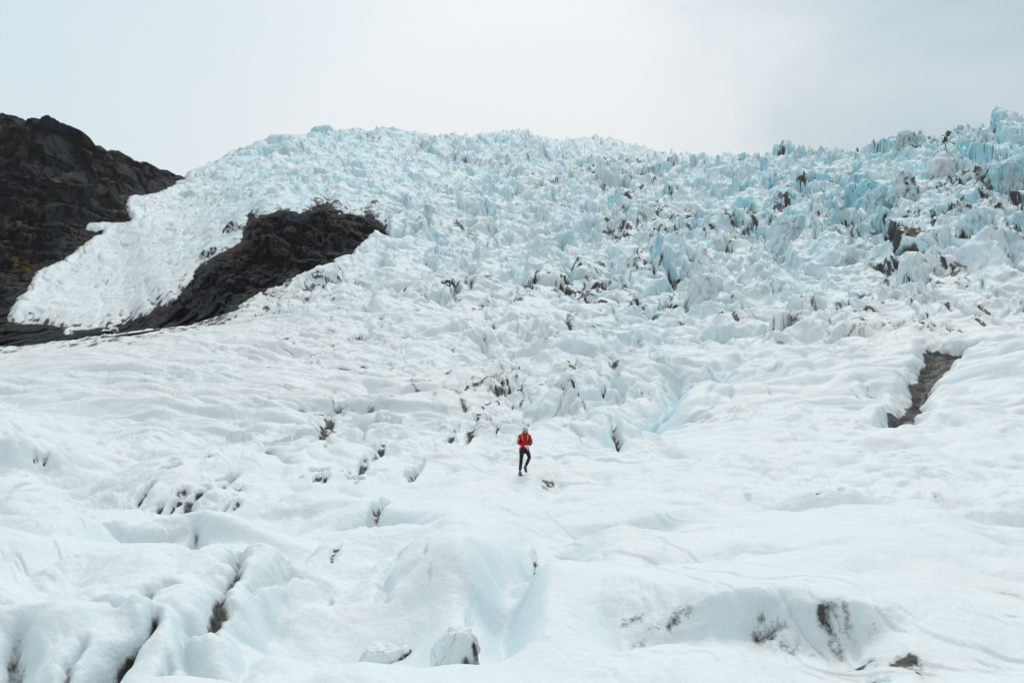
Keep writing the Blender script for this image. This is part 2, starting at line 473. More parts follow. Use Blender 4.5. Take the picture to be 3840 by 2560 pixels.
def simple_mat(name, colr, rough=0.7, spec=0.3, noise=0.0, scale=20.0, metal=0.0):
    m, nt, b = new_mat(name)
    b.inputs['Roughness'].default_value = rough
    b.inputs['Specular IOR Level'].default_value = spec
    b.inputs['Metallic'].default_value = metal
    if noise:
        t = N(nt, 'ShaderNodeTexCoord')
        n = N(nt, 'ShaderNodeTexNoise', i_Scale=scale, i_Detail=4.0)
        nt.links.new(t.outputs['Object'], n.inputs['Vector'])
        mx = N(nt, 'ShaderNodeMix', data_type='RGBA')
        mx.inputs[6].default_value = tuple(c * (1 - noise) for c in colr[:3]) + (1,)
        mx.inputs[7].default_value = tuple(min(1, c * (1 + noise)) for c in colr[:3]) + (1,)
        nt.links.new(n.outputs[0], mx.inputs[0])
        nt.links.new(mx.outputs[2], b.inputs['Base Color'])
        bp = N(nt, 'ShaderNodeBump', i_Strength=0.3, i_Distance=0.01)
        nt.links.new(n.outputs[0], bp.inputs['Height'])
        nt.links.new(bp.outputs[0], b.inputs['Normal'])
    else:
        b.inputs['Base Color'].default_value = tuple(colr[:3]) + (1,)
    return m


def rgbmix(nt, fac, a, b):
    mx = N(nt, 'ShaderNodeMix', data_type='RGBA')
    for i, v in ((0, fac), (6, a), (7, b)):
        if isinstance(v, (tuple, float, int)):
            mx.inputs[i].default_value = v if not isinstance(v, tuple) else tuple(v[:3]) + (1,)
        else:
            nt.links.new(v, mx.inputs[i])
    return mx.outputs[2]


def nmath(nt, op, a, b=None, clamp=False):
    n = N(nt, 'ShaderNodeMath', operation=op, use_clamp=clamp)
    for i, v in enumerate((a, b)):
        if v is None:
            continue
        if isinstance(v, (int, float)):
            n.inputs[i].default_value = v
        else:
            nt.links.new(v, n.inputs[i])
    return n.outputs[0]


def ice_material(name, attr=True, dirt_amt=0.0, blue_amt=0.3):
    m, nt, b = new_mat(name)
    geo = N(nt, 'ShaderNodeNewGeometry')
    pos = geo.outputs['Position']

    def noise(scale, det=4.0, rough=0.55, stretch=None, dist=0.0):
        n = N(nt, 'ShaderNodeTexNoise', i_Scale=scale, i_Detail=det, i_Roughness=rough, i_Distortion=dist)
        if stretch:
            mp_ = N(nt, 'ShaderNodeMapping')
            mp_.inputs['Scale'].default_value = stretch
            nt.links.new(pos, mp_.inputs[0])
            nt.links.new(mp_.outputs[0], n.inputs['Vector'])
        else:
            nt.links.new(pos, n.inputs['Vector'])
        return n.outputs[0]

    if attr:
        a1 = N(nt, 'ShaderNodeAttribute', attribute_name='dirt').outputs['Fac']
        a2 = N(nt, 'ShaderNodeAttribute', attribute_name='blue').outputs['Fac']
    else:
        def const(v):
            n = N(nt, 'ShaderNodeValue'); n.outputs[0].default_value = v
            return n.outputs[0]
        a1, a2 = const(dirt_amt), const(blue_amt)
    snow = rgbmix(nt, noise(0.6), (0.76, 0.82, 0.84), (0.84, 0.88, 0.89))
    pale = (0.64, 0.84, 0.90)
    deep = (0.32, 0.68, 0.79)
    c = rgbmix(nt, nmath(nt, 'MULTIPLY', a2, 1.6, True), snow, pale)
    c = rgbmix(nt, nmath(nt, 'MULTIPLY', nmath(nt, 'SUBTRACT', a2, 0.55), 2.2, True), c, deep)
    # dirt: a thin stain, broken up further into grains and streaks
    g = nmath(nt, 'ADD', nmath(nt, 'MULTIPLY', noise(16.0, 4.0, 0.75), 0.55),
              nmath(nt, 'MULTIPLY', noise(1.5, 6.0, 0.75, (1, 1, 0.3)), 0.65))
    d0 = nmath(nt, 'MULTIPLY', nmath(nt, 'SUBTRACT', nmath(nt, 'ADD', nmath(nt, 'MULTIPLY', a1, 1.2), g), 1.02), 4.0, True)
    dirtc = rgbmix(nt, nmath(nt, 'MULTIPLY', nmath(nt, 'SUBTRACT', noise(2.2, 6.0, 0.75, (1, 1, 0.5)), 0.35), 3.0, True), (0.020, 0.025, 0.028), (0.105, 0.096, 0.088))
    c = rgbmix(nt, nmath(nt, 'MULTIPLY', nmath(nt, 'MULTIPLY', a1, noise(1.2, 5.0, 0.7)), 0.80, True), c, (0.34, 0.29, 0.23))
    c = rgbmix(nt, d0, c, dirtc)
    nt.links.new(c, b.inputs['Base Color'])
    b.inputs['Roughness'].default_value = 0.55
    b.inputs['Specular IOR Level'].default_value = 0.25
    bp = N(nt, 'ShaderNodeBump', i_Strength=0.5, i_Distance=0.06)
    hh = nmath(nt, 'ADD', nmath(nt, 'MULTIPLY', noise(7.0, 5.0, 0.65), 1.0), nmath(nt, 'MULTIPLY', noise(1.5, 4.0, 0.6), 1.6))
    nt.links.new(hh, bp.inputs['Height'])
    nt.links.new(bp.outputs[0], b.inputs['Normal'])
    return m


M_ICE = ice_material('ice')

# ------------------------------------------------------------------ relief of the ice
s_c = np.arange(-0.56, 0.5601, 0.00082)
s_l = -0.56 - np.cumsum(np.linspace(0.001, 0.004, 90))[::-1]
s_r = 0.56 + np.cumsum(np.linspace(0.001, 0.004, 90))
S1 = np.concatenate([s_l, s_c, s_r])
ly = [math.log(5.0)]
while ly[-1] < math.log(1900.0):
    Yc = math.exp(ly[-1])
    st = 0.0045 if Yc < 9 else (0.0016 if Yc < 45 else (0.0020 if Yc < 420 else (0.0026 if Yc < 900 else 0.006)))
    ly.append(ly[-1] + st)
Y1 = np.exp(np.array(ly))
nY, nS = len(Y1), len(S1)
Yg = np.repeat(Y1[:, None], nS, 1).astype(f32)
Sg = np.repeat(S1[None, :], nY, 0).astype(f32)
Xg = Sg * Yg
Eg = base_e(Sg, Yg)
PX = (CX + Sg * F_SRC).astype(f32)
PY = (HOR - Eg * F_SRC).astype(f32)
# past the crest the row grows again; keep it at the crest's for the masks
PYm = np.minimum.accumulate(PY, axis=0)
Zg = Eg * Yg
print('grid', nY, nS, nY * nS)

tx = [-1500, 0, 480, 960, 1440, 1920, 2400, 2880, 3360, 3840, 5600]
ty = [400, 600, 800, 1000, 1100, 1200, 1300, 1400, 1500, 1600, 1700, 1800, 2600]
SER = [  # how broken the ice is
    [.6, .6, .7, 1.0, 1.0, 1.0, 1.0, 1.0, 1.1, 1.2, 1.2],
    [.6, .6, .7, 1.0, 1.0, 1.0, 1.0, 1.1, 1.2, 1.2, 1.2],
    [.1, .1, .12, .45, .9, .95, 1.0, 1.1, 1.2, 1.2, 1.2],
    [.05, .05, .06, .30, .75, .85, .95, 1.1, 1.1, 1.1, 1.1],
    [.05, .05, .08, .35, .55, .65, .85, .95, .85, .80, .8],
    [.04, .04, .08, .25, .35, .42, .70, .70, .30, .10, .1],
    [.03, .03, .05, .12, .22, .38, .60, .32, .05, .02, .0],
    [.03, .03, .04, .06, .14, .38, .42, .10, .02, .0, .0],
    [.03, .03, .04, .05, .12, .40, .20, .03, .0, .0, .0],
    [.02, .03, .06, .12, .22, .32, .06, .0, .0, .0, .0],
    [.02, .05, .16, .22, .20, .14, .02, .0, .0, .0, .0],
    [.0, .02, .04, .03, .02, .02, .0, .0, .0, .0, .0],
    [.0] * 11]
DRT = [  # how much dirt lies in it
    [.0, .0, .0, .05, .05, .10, .15, .35, .65, .70, .7],
    [.2, .2, .3, .10, .08, .20, .45, .45, .65, .65, .7],
    [.2, .2, .5, .30, .25, .30, .60, .60, .65, .70, .7],
    [.2, .2, .25, .30, .25, .35, .60, .65, .85, .85, .8],
    [.3, .3, .4, .35, .45, .45, .60, .65, .90, .85, .8],
    [.3, .3, .3, .30, .50, .45, .55, .65, .55, .35, .3],
    [.2, .2, .2, .25, .35, .35, .50, .35, .20, .10, .1],
    [.2, .2, .2, .25, .30, .45, .45, .15, .05, .05, .1],
    [.2, .2, .2, .20, .30, .55, .40, .08, .05, .05, .1],
    [.1, .2, .3, .40, .60, .65, .30, .05, .05, .05, .1],
    [.1, .2, .5, .60, .60, .50, .15, .05, .05, .05, .1],
    [.1, .2, .3, .20, .15, .15, .10, .05, .05, .05, .1],
    [.1] * 11]
BLU = [
    [.5, .5, .5, .70, .72, .62, .50, .60, .70, .78, .8],
    [.3, .3, .35, .62, .62, .58, .58, .68, .74, .78, .8],
    [.2, .2, .18, .48, .48, .50, .55, .60, .60, .64, .6],
    [.2, .2, .20, .28, .32, .36, .40, .45, .42, .42, .4],
    [.2, .2, .25, .20, .25, .30, .38, .38, .30, .28, .3],
    [.1, .1, .10, .10, .15, .20, .36, .30, .12, .08, .1],
    [.05, .05, .05, .05, .08, .12, .36, .20, .06, .05, .1],
    [.05, .05, .05, .05, .05, .08, .25, .10, .05, .05, .1],
    [.08, .08, .05, .05, .05, .06, .10, .08, .05, .05, .1],
    [.12, .12, .05, .05, .05, .06, .08, .06, .05, .05, .1],
    [.12, .12, .08, .05, .05, .05, .05, .05, .05, .05, .1],
    [.10, .10, .10, .05, .05, .05, .05, .05, .06, .08, .1],
    [.12] * 11]
pyc = np.clip(PYm, 400, 2600)
serA = table2(tx, ty, SER, PX, pyc)
drtA = table2(tx, ty, DRT, PX, pyc)
bluA = table2(tx, ty, BLU, PX, pyc)

H = np.zeros_like(Zg)
dirt = np.zeros_like(Zg)
blue = np.zeros_like(Zg)


def line_dist(x, y, P):
    d = np.full(x.shape, 1e9, f32); tt = np.zeros(x.shape, f32)
    n = len(P) - 1
    for i in range(n):
        ax, ay = P[i]; bx, by = P[i + 1]
        ex, ey = bx - ax, by - ay
        t = np.clip(((x - ax) * ex + (y - ay) * ey) / (ex * ex + ey * ey + 1e-9), 0, 1)
        q = np.sqrt((x - ax - t * ex)**2 + (y - ay - t * ey)**2)
        m = q < d
        d = np.where(m, q, d); tt = np.where(m, (i + t) / n, tt)
    return d, tt


def rows(lo, hi):
    return slice(int(np.searchsorted(Y1, lo)), int(np.searchsorted(Y1, hi)))


# ---- seracs
R = rows(40, 2000)
x = Xg[R]; y = Yg[R]; A = serA[R]
w1 = fbm(x / 14, y / 14, 3, 3); w2 = fbm(x / 14, y / 14, 3, 4)
w3 = fbm(x / 3.2, y / 3.2, 3, 5); w4 = fbm(x / 3.2, y / 3.2, 3, 6)
far = sstep(260, 620, y) * 0.45 + 1.0        # blocks are larger up on the brow
xx = x + 5 * w1 + 0.9 * w3; yy = y + 5 * w2 + 0.9 * w4
big = sstep(-0.25, 0.3, fbm(x / 30 + 3, y / 50, 3, 12))          # slabs here, rubble there
rub = 1.15 - 0.85 * sstep(-0.1, 0.35, fbm(x / 13 + 8, y / 26, 3, 13))
F1, F2, ox, oy, r1, r2, r3 = worley(xx / 12.0, yy / 24.0, 1)
gap = F2 - F1
h = (0.7 + 1.0 * big) * ((r1 - 0.45) * 5.2 * sstep(0.0, 0.22, gap) + (ox * (r2 - 0.5) * 8 + oy * (r3 - 0.3) * 7) - 2.2 * (1 - sstep(0.0, 0.2, gap)))
crev = (1 - sstep(0.0, 0.16, gap)) * 0.7
F1, F2, ox, oy, r1, r2, r3 = worley(xx / 4.8 + 7, yy / 9.5 + 3, 2)
gap = F2 - F1
h += 0.85 * rub * ((r1 - 0.4) * 2.1 * sstep(0.0, 0.25, gap) + (ox * (r2 - 0.5) * 3.4 + oy * (r3 - 0.4) * 2.4) - 0.9 * (1 - sstep(0.0, 0.22, gap)))
tint = (r2 - 0.5)
crev = np.maximum(crev, (1 - sstep(0.0, 0.18, gap)) * (0.5 + 0.6 * r3))
F1, F2, ox, oy, r1, r2, r3 = worley(xx / 1.6 + 17, yy / 3.2 + 31, 8)
gap = F2 - F1
h += 0.65 * rub * ((r1 - 0.4) * 0.7 * sstep(0.0, 0.35, gap) + (ox * (r2 - 0.5) * 1.6 + oy * (r3 - 0.4) * 1.1) - 0.3 * (1 - sstep(0.0, 0.3, gap)))
h += 0.7 * w3 + 3.2 * w1 + 0.32 * fbm(x / 1.2, y / 2.2, 3, 9)
rd = 1 - np.abs(fbm(xx / 9 + 40, yy / 17 + 11, 4, 10)) * 3.0
h += 1.9 * np.clip(rd, 0, 1)**1.5 - 0.7 + 5.0 * fbm(x / 38, y / 55, 3, 14)
cu = xx * 0.92 - yy * 0.25; cv = xx * 0.5 + yy * 0.45
lc = np.abs(fbm(cu / 7.0, cv / 34.0, 4, 15))
lcm = sstep(-0.1, 0.2, fbm(x / 28 + 1, y / 60, 3, 16))
h -= 3.0 * (1 - sstep(0.0, 0.11, lc)) * lcm
crev = np.maximum(crev, (1 - sstep(0.0, 0.07, lc)) * lcm)
amp = np.clip(A, 0, 1.3)
patch = fbm(x / 22, y / 40, 3, 44)
h = np.where(x < 0, np.clip(h, -9, 5.5 + 0.15 * h), h)
H[R] += h * amp * (0.55 + 0.9 * np.clip(patch + 0.35, 0, 1)) * (1.0 + 0.25 * sstep(300, 700, y)) * (1 - 0.35 * (1 - sstep(-0.12, 0.02, x / y)) * sstep(250, 450, y))
BANDS = [([(2420, 600), (2370, 720), (2290, 860), (2250, 960), (2240, 1060)], 60), ([(2960, 780), (2850, 830), (2700, 880), (2560, 1010)], 45),
         ([(3560, 640), (3560, 800), (3400, 960), (3300, 1060), (3260, 1130)], 80), ([(3840, 780), (3700, 900), (3600, 1050), (3500, 1130)], 70),
         ([(2100, 960), (2180, 1080), (2120, 1200), (2020, 1330), (1900, 1450)], 50),
         ([(2000, 680), (2300, 640), (2480, 680)], 25), ([(1500, 1130), (1700, 1120), (1850, 1180)], 40)]
bd = 0
for pts_, wd_ in BANDS:
    d_, _t = line_dist(PX[R], PYm[R], pts_)
    bd = np.maximum(bd, np.exp(-(d_ / wd_)**2))
n = fbm(x / 5 + 9, y / 12, 4, 21)
n2 = fbm(x / 34 + 2, y / 60 + 3, 4, 22)
stk = np.clip(1 - np.abs(fbm(xx / 2.2 + 4, yy / 6.0, 4, 23)) * 5.5, 0, 1)
dd_ = np.clip(drtA[R] * 1.0 + n2 * 1.5 - 0.26 + 0.55 * bd * (0.6 + n), 0, 1.2)
dirt[R] = np.clip(dd_ * (0.5 * crev + 0.85 * stk * np.clip(n * 2 + 0.75, 0, 1) + 0.8 * np.clip(n - 0.1, 0, 1)), 0, 1) * sstep(0.02, 0.2, A)
blue[R] = np.clip(bluA[R] * (0.75 + 0.55 * tint + 0.7 * w1) + 0.25 * crev * bluA[R], 0, 1)
del F1, F2, ox, oy, r1, r2, r3, gap, h, crev, rd, w1, w2, w3, w4, n, n2, dd_, stk, bd, lc, lcm, cu, cv, xx, yy

# ---- smooth ice with flow lines and slight creases, middle distance
R = rows(38, 400)
x = Xg[R]; y = Yg[R]
mid = (1 - sstep(0.25, 0.7, serA[R])) * sstep(38, 60, y) * (1 - 0.65 * sstep(205, 225, y) * (1 - sstep(860, 1000, PX[R])))
wx = x + 6 * fbm(x / 25, y / 25, 3, 61); wy = y + 6 * fbm(x / 25, y / 25, 3, 62)
# flow turns from across (left) to downhill (centre) to across again (right): three fields, blended
sv = x / y
wl = 1 - sstep(-0.12, -0.02, sv); wr_ = sstep(0.06, 0.16, sv); wc = 1 - wl - wr_
b1 = 0; b2 = 0; nb = 0
for k_, (ang, wgt, su) in enumerate(((-0.16, wl, 1.0), (-0.75, wc, 0.55), (0.28, wr_, 1.0))):
    u = wx * math.cos(ang) + wy * math.sin(ang); v = -wx * math.sin(ang) + wy * math.cos(ang)
    b1 = b1 + wgt * billow(u / (24 * su), v / 6.5, 3, 71 + 100 * k_)
    b2 = b2 + wgt * billow(u / (9 * su), v / 2.0, 3, 72 + 100 * k_)
    nb = nb + wgt * fbm(u / 12, v / 7, 3, 75 + 100 * k_)
right = sstep(0.12, 0.22, x / y)
H[R] += mid * (2.6 * (b1 - 0.25) + (0.95 * (1 - 0.6 * right)) * (b2 - 0.25) + 1.5 * fbm(x / 30, y / 40, 3, 73))
stq = 0
for k_, (ang, wgt) in enumerate(((-0.22, wl), (-0.95, wc), (0.55, wr_))):
    u = wx * math.cos(ang) + wy * math.sin(ang); v = -wx * math.sin(ang) + wy * math.cos(ang)
    stq = stq + wgt * np.abs(fbm(u / 9.0 + 31, v / 1.5, 4, 640 + 9 * k_))
stq = (1 - sstep(0.015, 0.05, stq)) * sstep(-0.05, 0.25, fbm(x / 9, y / 14, 3, 645)) * np.clip(drtA[R] * 2.4 - 0.1, 0, 1)
H[R] -= mid * stq * 0.5
dirt[R] = np.maximum(dirt[R], mid * stq * 0.78)
cr = (1 - sstep(0.06, 0.15, b2)) * sstep(0.0, 0.25, nb + 0.04)
dirt[R] = np.maximum(dirt[R], mid * cr * (0.75 - 0.6 * right) * np.clip(drtA[R] * 2.6, 0, 1))
blue[R] = np.maximum(blue[R], mid * (0.05 + 0.16 * np.clip(0.4 - b1, 0, 1) + 0.10 * fbm(x / 20, y / 20, 2, 76)))
del wx, wy, u, v, b1, b2, cr

# ---- the side tongue: long crevasses across it
R = rows(205, 430)
x = Xg[R]; y = Yg[R]
tg = (1 - sstep(860, 1000, PX[R])) * sstep(215, 232, y)
wx = x + 5 * fbm(x / 14, y / 20, 3, 611); wy = y + 8 * fbm(x / 14, y / 20, 3, 612)
uu = wx * 0.45 + wy * 0.28; vv = -wx * 0.5 + wy * 0.35
c1 = billow(uu / 3.6, vv / 13.0, 3, 613)
c2 = billow(wx / 9.0, wy / 16.0, 3, 614)
on = sstep(-0.35, 0.15, fbm(x / 16, y / 30, 2, 615))
H[R] += tg * (1.5 * (c2 - 0.25) - on * 2.2 * (1 - sstep(0.02, 0.13, c1)) + 0.22 * fbm(x / 2.5, y / 5, 3, 616))
dirt[R] = np.maximum(dirt[R], tg * on * (1 - sstep(0.03, 0.075, c1)) * 0.95)
blue[R] = np.maximum(blue[R], tg * on * (1 - sstep(0.05, 0.2, c1)) * 0.45)

# ---- foreground: melted, rounded bulges
R = rows(4, 80)
x = Xg[R]; y = Yg[R]
near = 1 - sstep(38, 75, y)
wx = x + 0.9 * fbm(x / 3.0, y / 3.0, 3, 81); wy = y + 0.9 * fbm(x / 3.0, y / 3.0, 3, 82)
b0 = billow(wx / 7.5 + 3, wy / 8.5, 2, 83)
b1 = billow(wx / 2.9, wy / 3.4, 2, 84)
b2 = billow(wx / 1.05, wy / 1.3, 3, 85)
fl = np.abs(fbm((wx + 0.6 * wy) / 1.1, (wy - 0.6 * wx) / 5.5, 4, 91))      # grooves running down the slope
b4 = billow(x / 0.34, y / 0.42, 2, 92)
b3 = fbm(x / 0.45, y / 0.55, 3, 86)
rg = sstep(0.1, 0.6, fbm(x / 9, y / 9, 2, 87) + 0.35)
lft = 1 - sstep(-0.2, 0.0, x / y)
H[R] += near * ((1.0 + 0.35 * lft) * (b0 - 0.28) + (0.45 + 0.38 * rg) * (0.45 + 0.55 * np.maximum(lft, sstep(26, 34, y))) * (b1 - 0.25) + (0.05 + 0.15 * rg) * (0.3 + 0.7 * np.maximum(lft, sstep(26, 34, y))) * (b2 - 0.25)
                + 0.018 * b3 + 0.022 * b4 - 0.055 * (1 - sstep(0.0, 0.12, fl)) * sstep(-0.05, 0.35, fbm(x / 7, y / 9, 2, 93)))
crs = (1 - sstep(0.05, 0.14, b1)) * sstep(0.1, 0.4, fbm(x / 6, y / 6, 3, 89))
dirt[R] = np.maximum(dirt[R], near * crs * 0.35)
blue[R] = np.maximum(blue[R], near * (0.10 + 0.12 * fbm(x / 5, y / 5, 2, 90)))
del wx, wy, b0, b1, b2, b3, crs

# ------------------------------------------------------------------ landmarks of the foreground
def plan(pts):
    return [locate(a, b) for a, b in pts]


def densify(pts, k=6):
    out = []
    for (a, b) in zip(pts[:-1], pts[1:]):
        for i in range(k):
            t = i / k
            out.append((a[0] + (b[0] - a[0]) * t, a[1] + (b[1] - a[1]) * t))
    return out + [pts[-1]]


def window(pts, r):
    """index block of the grid round some plan points"""
    ys = [p[1] for p in pts]; ss = [p[0] / p[1] for p in pts]
    r0 = int(np.searchsorted(Y1, max(5, min(ys) - r))); r1_ = int(np.searchsorted(Y1, max(ys) + r))
    sr = r / min(ys) * 1.2
    c0 = int(np.searchsorted(S1, min(ss) - sr)); c1 = int(np.searchsorted(S1, max(ss) + sr))
    return slice(r0, r1_), slice(c0, c1)


def trench(pts, w, depth, dv=0.0, seed=0, dw=None, bl=0.0):
    """a crease or crevasse: w half width (m) and depth at start and end"""
    P_ = densify(plan(pts)) if len(pts) < 6 else plan(pts)
    ww = w if isinstance(w, tuple) else (w, w); de = depth if isinstance(depth, tuple) else (depth, depth)
    wi = window(P_, max(ww) * 3 + 1)
    x = Xg[wi]; y = Yg[wi]
    k = max(ww) * 1.8
    x = x + k * 0.8 * fbm(x / (3 * k), y / (3 * k), 3, 400 + seed); y = y + k * 0.8 * fbm(x / (3 * k), y / (3 * k), 3, 450 + seed)
    d, t = line_dist(x, y, P_)
    W = ww[0] + (ww[1] - ww[0]) * t; D = de[0] + (de[1] - de[0]) * t
    prof = np.exp(-(d / W)**1.5)
    H[wi] -= D * prof
    if dv:
        Wd = W * (dw or 0.8)
        dirt[wi] = np.maximum(dirt[wi], dv * np.exp(-(d / Wd)**2) * (0.8 + 0.6 * fbm(x / 0.7, y / 0.7, 3, 470 + seed)))
    if bl:
        blue[wi] = np.maximum(blue[wi], bl * prof)


def spot(px, py, rx, ry, dv, pit=0.3, seed=0, bl=0.0):
    """a dirty hollow, or a hole painted dark: rx, ry in pixels of the photograph, turned into metres on the ground"""
    X0, Y0 = locate(px, py)
    a = rx * Y0 / F_SRC
    _, Ya = locate(px, py + ry); _, Yb = locate(px, py - ry)
    b_ = max(abs(Yb - Ya) * 0.5, 0.5 * a, 0.25)
    wi = window([(X0, Y0)], max(a, b_) * 3 + 0.5)
    x = Xg[wi] - X0; y = Yg[wi] - Y0
    q = np.sqrt((x / a)**2 + (y / b_)**2) + 0.5 * fbm(x / a * 1.2 + 3 * seed, y / b_ * 1.2, 4, 500 + seed)
    m = 1 - sstep(0.25, 1.15, q)
    H[wi] -= pit * m
    dirt[wi] = np.maximum(dirt[wi], dv * (1 - sstep(0.1, 1.1, q)) * (0.75 + 0.5 * fbm(x / a * 3, y / a * 1.6, 4, 520 + seed) + 0.8 * fbm(x / 0.30, y / 0.45, 3, 530)))
    if bl:
        blue[wi] = np.maximum(blue[wi], bl * m)


def patch_poly(pts, depth, dv, seed=0, soft=0.5):
    P_ = densify(plan(pts + pts[:1]), 3)
    wi = window(P_, 5)
    x = Xg[wi]; y = Yg[wi]
    x = x + 0.6 * fbm(x / 1.8, y / 4.5, 4, 540 + seed); y = y + 1.0 * fbm(x / 2.0, y / 5, 4, 550 + seed)
    d = poly_sdf(x, y, P_).astype(f32)
    m = sstep(1.1, -0.9, d); dm = np.maximum(sstep(0.15, -0.3, d), 0.45 * sstep(1.0, 0.0, d))
    H[wi] -= depth * m
    dirt[wi] = np.maximum(dirt[wi], dv * dm * (0.95 + 0.6 * fbm(x / 0.5, y / 2.4, 4, 560 + seed)))


# meltwater gully lined with black grit on the right-hand slope
patch_poly([(3465, 1296), (3560, 1300), (3690, 1285), (3640, 1312), (3570, 1350), (3500, 1395), (3465, 1440), (3455, 1468), (3520, 1476), (3490, 1500), (3425, 1535),
            (3385, 1590), (3285, 1590), (3335, 1540), (3368, 1500), (3385, 1455), (3400, 1415), (3462, 1350)], 1.5, 0.82)
trench([(2700, 1402), (2560, 1490), (2420, 1590), (2312, 1665)], (1.8, 1.3), (2.2, 1.9), 0.0, 1, bl=0.3)
trench([(1930, 1850), (2250, 1760), (2700, 1700), (3100, 1690), (3500, 1650)], 1.2, 0.4, 0.0, 2)
trench([(600, 1660), (760, 1640), (900, 1650), (1050, 1690)], 0.9, 0.5, 0.25, 3)
trench([(912, 2080), (885, 2140), (845, 2200), (800, 2270), (770, 2300)], (0.14, 0.16), (0.4, 0.35), 0.62, 4, 0.8)
trench([(570, 2262), (510, 2330), (455, 2400), (410, 2480), (350, 2570)], (0.12, 0.24), (0.4, 0.9), 0.80, 5, 0.8)
trench([(735, 1975), (712, 2040), (700, 2080)], 0.15, 0.4, 0.55, 6, 0.8)
trench([(728, 2270), (722, 2380), (760, 2470), (800, 2540)], (0.14, 0.22), (0.3, 0.6), 0.38, 7, 0.9)
trench([(110, 2290), (70, 2420), (30, 2560)], (0.14, 0.22), (0.3, 0.6), 0.45, 8, 0.9)
trench([(1060, 2230), (980, 2330), (900, 2450), (830, 2560)], (0.3, 0.3), (0.25, 0.4), 0.0, 9)
trench([(1960, 2080), (1905, 2180), (1880, 2290), (1830, 2400)], (0.4, 0.5), (0.45, 0.55), 0.12, 10)
trench([(2020, 1800), (2120, 1780), (2260, 1770)], 0.35, 0.25, 0.3, 11)
trench([(300, 1860), (420, 1900), (560, 1905)], 0.4, 0.5, 0.3, 12)
trench([(0, 1700), (300, 1770), (520, 1760)], 0.8, 0.5, 0.0, 13)
trench([(0, 1850), (250, 1800), (450, 1850)], 0.8, 0.5, 0.2, 14)
for i_, (pts_, w_, d_, v_) in enumerate((
        ([(450, 2250), (560, 2200), (650, 2188)], .07, .22, .35), ([(0, 2215), (200, 2240), (480, 2242)], .09, .25, .2), ([(0, 2500), (180, 2500)], .06, .2, .4),
        ([(1150, 2040), (1090, 2110), (1060, 2180)], .08, .22, .25), ([(300, 2350), (250, 2440), (240, 2540)], .06, .2, .4), ([(920, 2240), (1050, 2200), (1130, 2170)], .07, .2, .15),
        ([(640, 2430), (600, 2560)], .07, .3, .4), ([(1240, 1560), (1180, 1650)], .2, .5, .6), ([(880, 1640), (1000, 1700), (1100, 1730)], .25, .5, .4),
        ([(500, 1700), (760, 1640), (1000, 1650)], .3, .6, .3), ([(1500, 2050), (1450, 2120), (1440, 2190)], .1, .25, .1), ([(350, 1990), (500, 2010), (700, 1990)], .15, .35, .2),
        ([(0, 1960), (250, 1985), (420, 1960)], .2, .4, .2), ([(1250, 1960), (1400, 1930), (1600, 1945)], .2, .4, .15), ([(2500, 2050), (2800, 2020), (3200, 2040)], .25, .15, .0),
        ([(600, 1850), (560, 1900)], .15, .4, .6), ([(880, 1760), (820, 1830)], .15, .45, .55), ([(760, 1820), (700, 1890)], .15, .45, .6))):
    trench(pts_, w_ * 1.3, d_, v_ * 1.4, 30 + i_, 0.9)
SPOTS = [(1740, 612, 16, 14, 1.0, 3.0), (2330, 1610, 28, 60, 1.0, 0.8), (2060, 1778, 60, 20, .65, .15), (2990, 1520, 45, 18, .6, .3), (3060, 1862, 40, 20, .6, .2),  # first two are dark holes: their shade is put into the colour
         (1560, 1742, 34, 30, 1.0, .6), (1340, 1672, 60, 20, .9, .6), (1330, 1782, 40, 12, 1.0, .5), (1310, 1600, 80, 14, .8, .5),
         (1700, 1752, 30, 14, .7, .3), (1765, 1622, 28, 14, .95, .4), (1690, 1640, 30, 12, .7, .3), (1075, 1660, 14, 14, .8, .3),
         (670, 1850, 30, 40, .8, .4), (640, 1778, 45, 12, .8, .4), (545, 1825, 24, 20, .7, .3), (240, 1878, 60, 12, .85, .4),
         (210, 1645, 18, 12, .7, .3), (1435, 1875, 34, 34, .85, .35), (850, 1905, 8, 14, .9, .3), (110, 1790, 15, 30, .6, .2),
         (1260, 1690, 26, 16, .7, .3), (1190, 1755, 30, 10, .6, .3), (960, 1800, 60, 10, .5, .2), (1450, 1570, 30, 12, .5, .3),
         (2380, 2340, 130, 60, .36, .15), (2560, 2400, 120, 30, .38, .1), (2870, 2390, 90, 30, .42, .1), (3010, 2370, 60, 45, .42, .1),
         (3180, 2450, 220, 34, .52, .05), (2960, 2410, 300, 60, .50, .0), (3250, 2500, 260, 50, .45, .0), (2500, 2390, 220, 50, .36, .0), (3300, 2515, 40, 22, .66, .1), (3560, 2540, 120, 30, .45, .05), (3420, 2440, 110, 80, .6, .05), (3140, 2350, 210, 50, .6, .0),
         (410, 2470, 50, 90, .42, .05), (15, 2470, 30, 70, .5, .1), (770, 2530, 24, 20, .6, .1), (1400, 1660, 16, 16, .6, .3),
         (890, 2120, 16, 16, .5, .1), (1760, 2260, 20, 60, .35, .1), (3490, 1262, 50, 12, .5, .4), (3170, 1330, 60, 12, .2, .4),
         (3280, 1440, 50, 20, .45, .3), (2600, 1180, 40, 20, .8, .5), (1250, 1600, 120, 20, .45, .2)]
rs = random.Random(5)
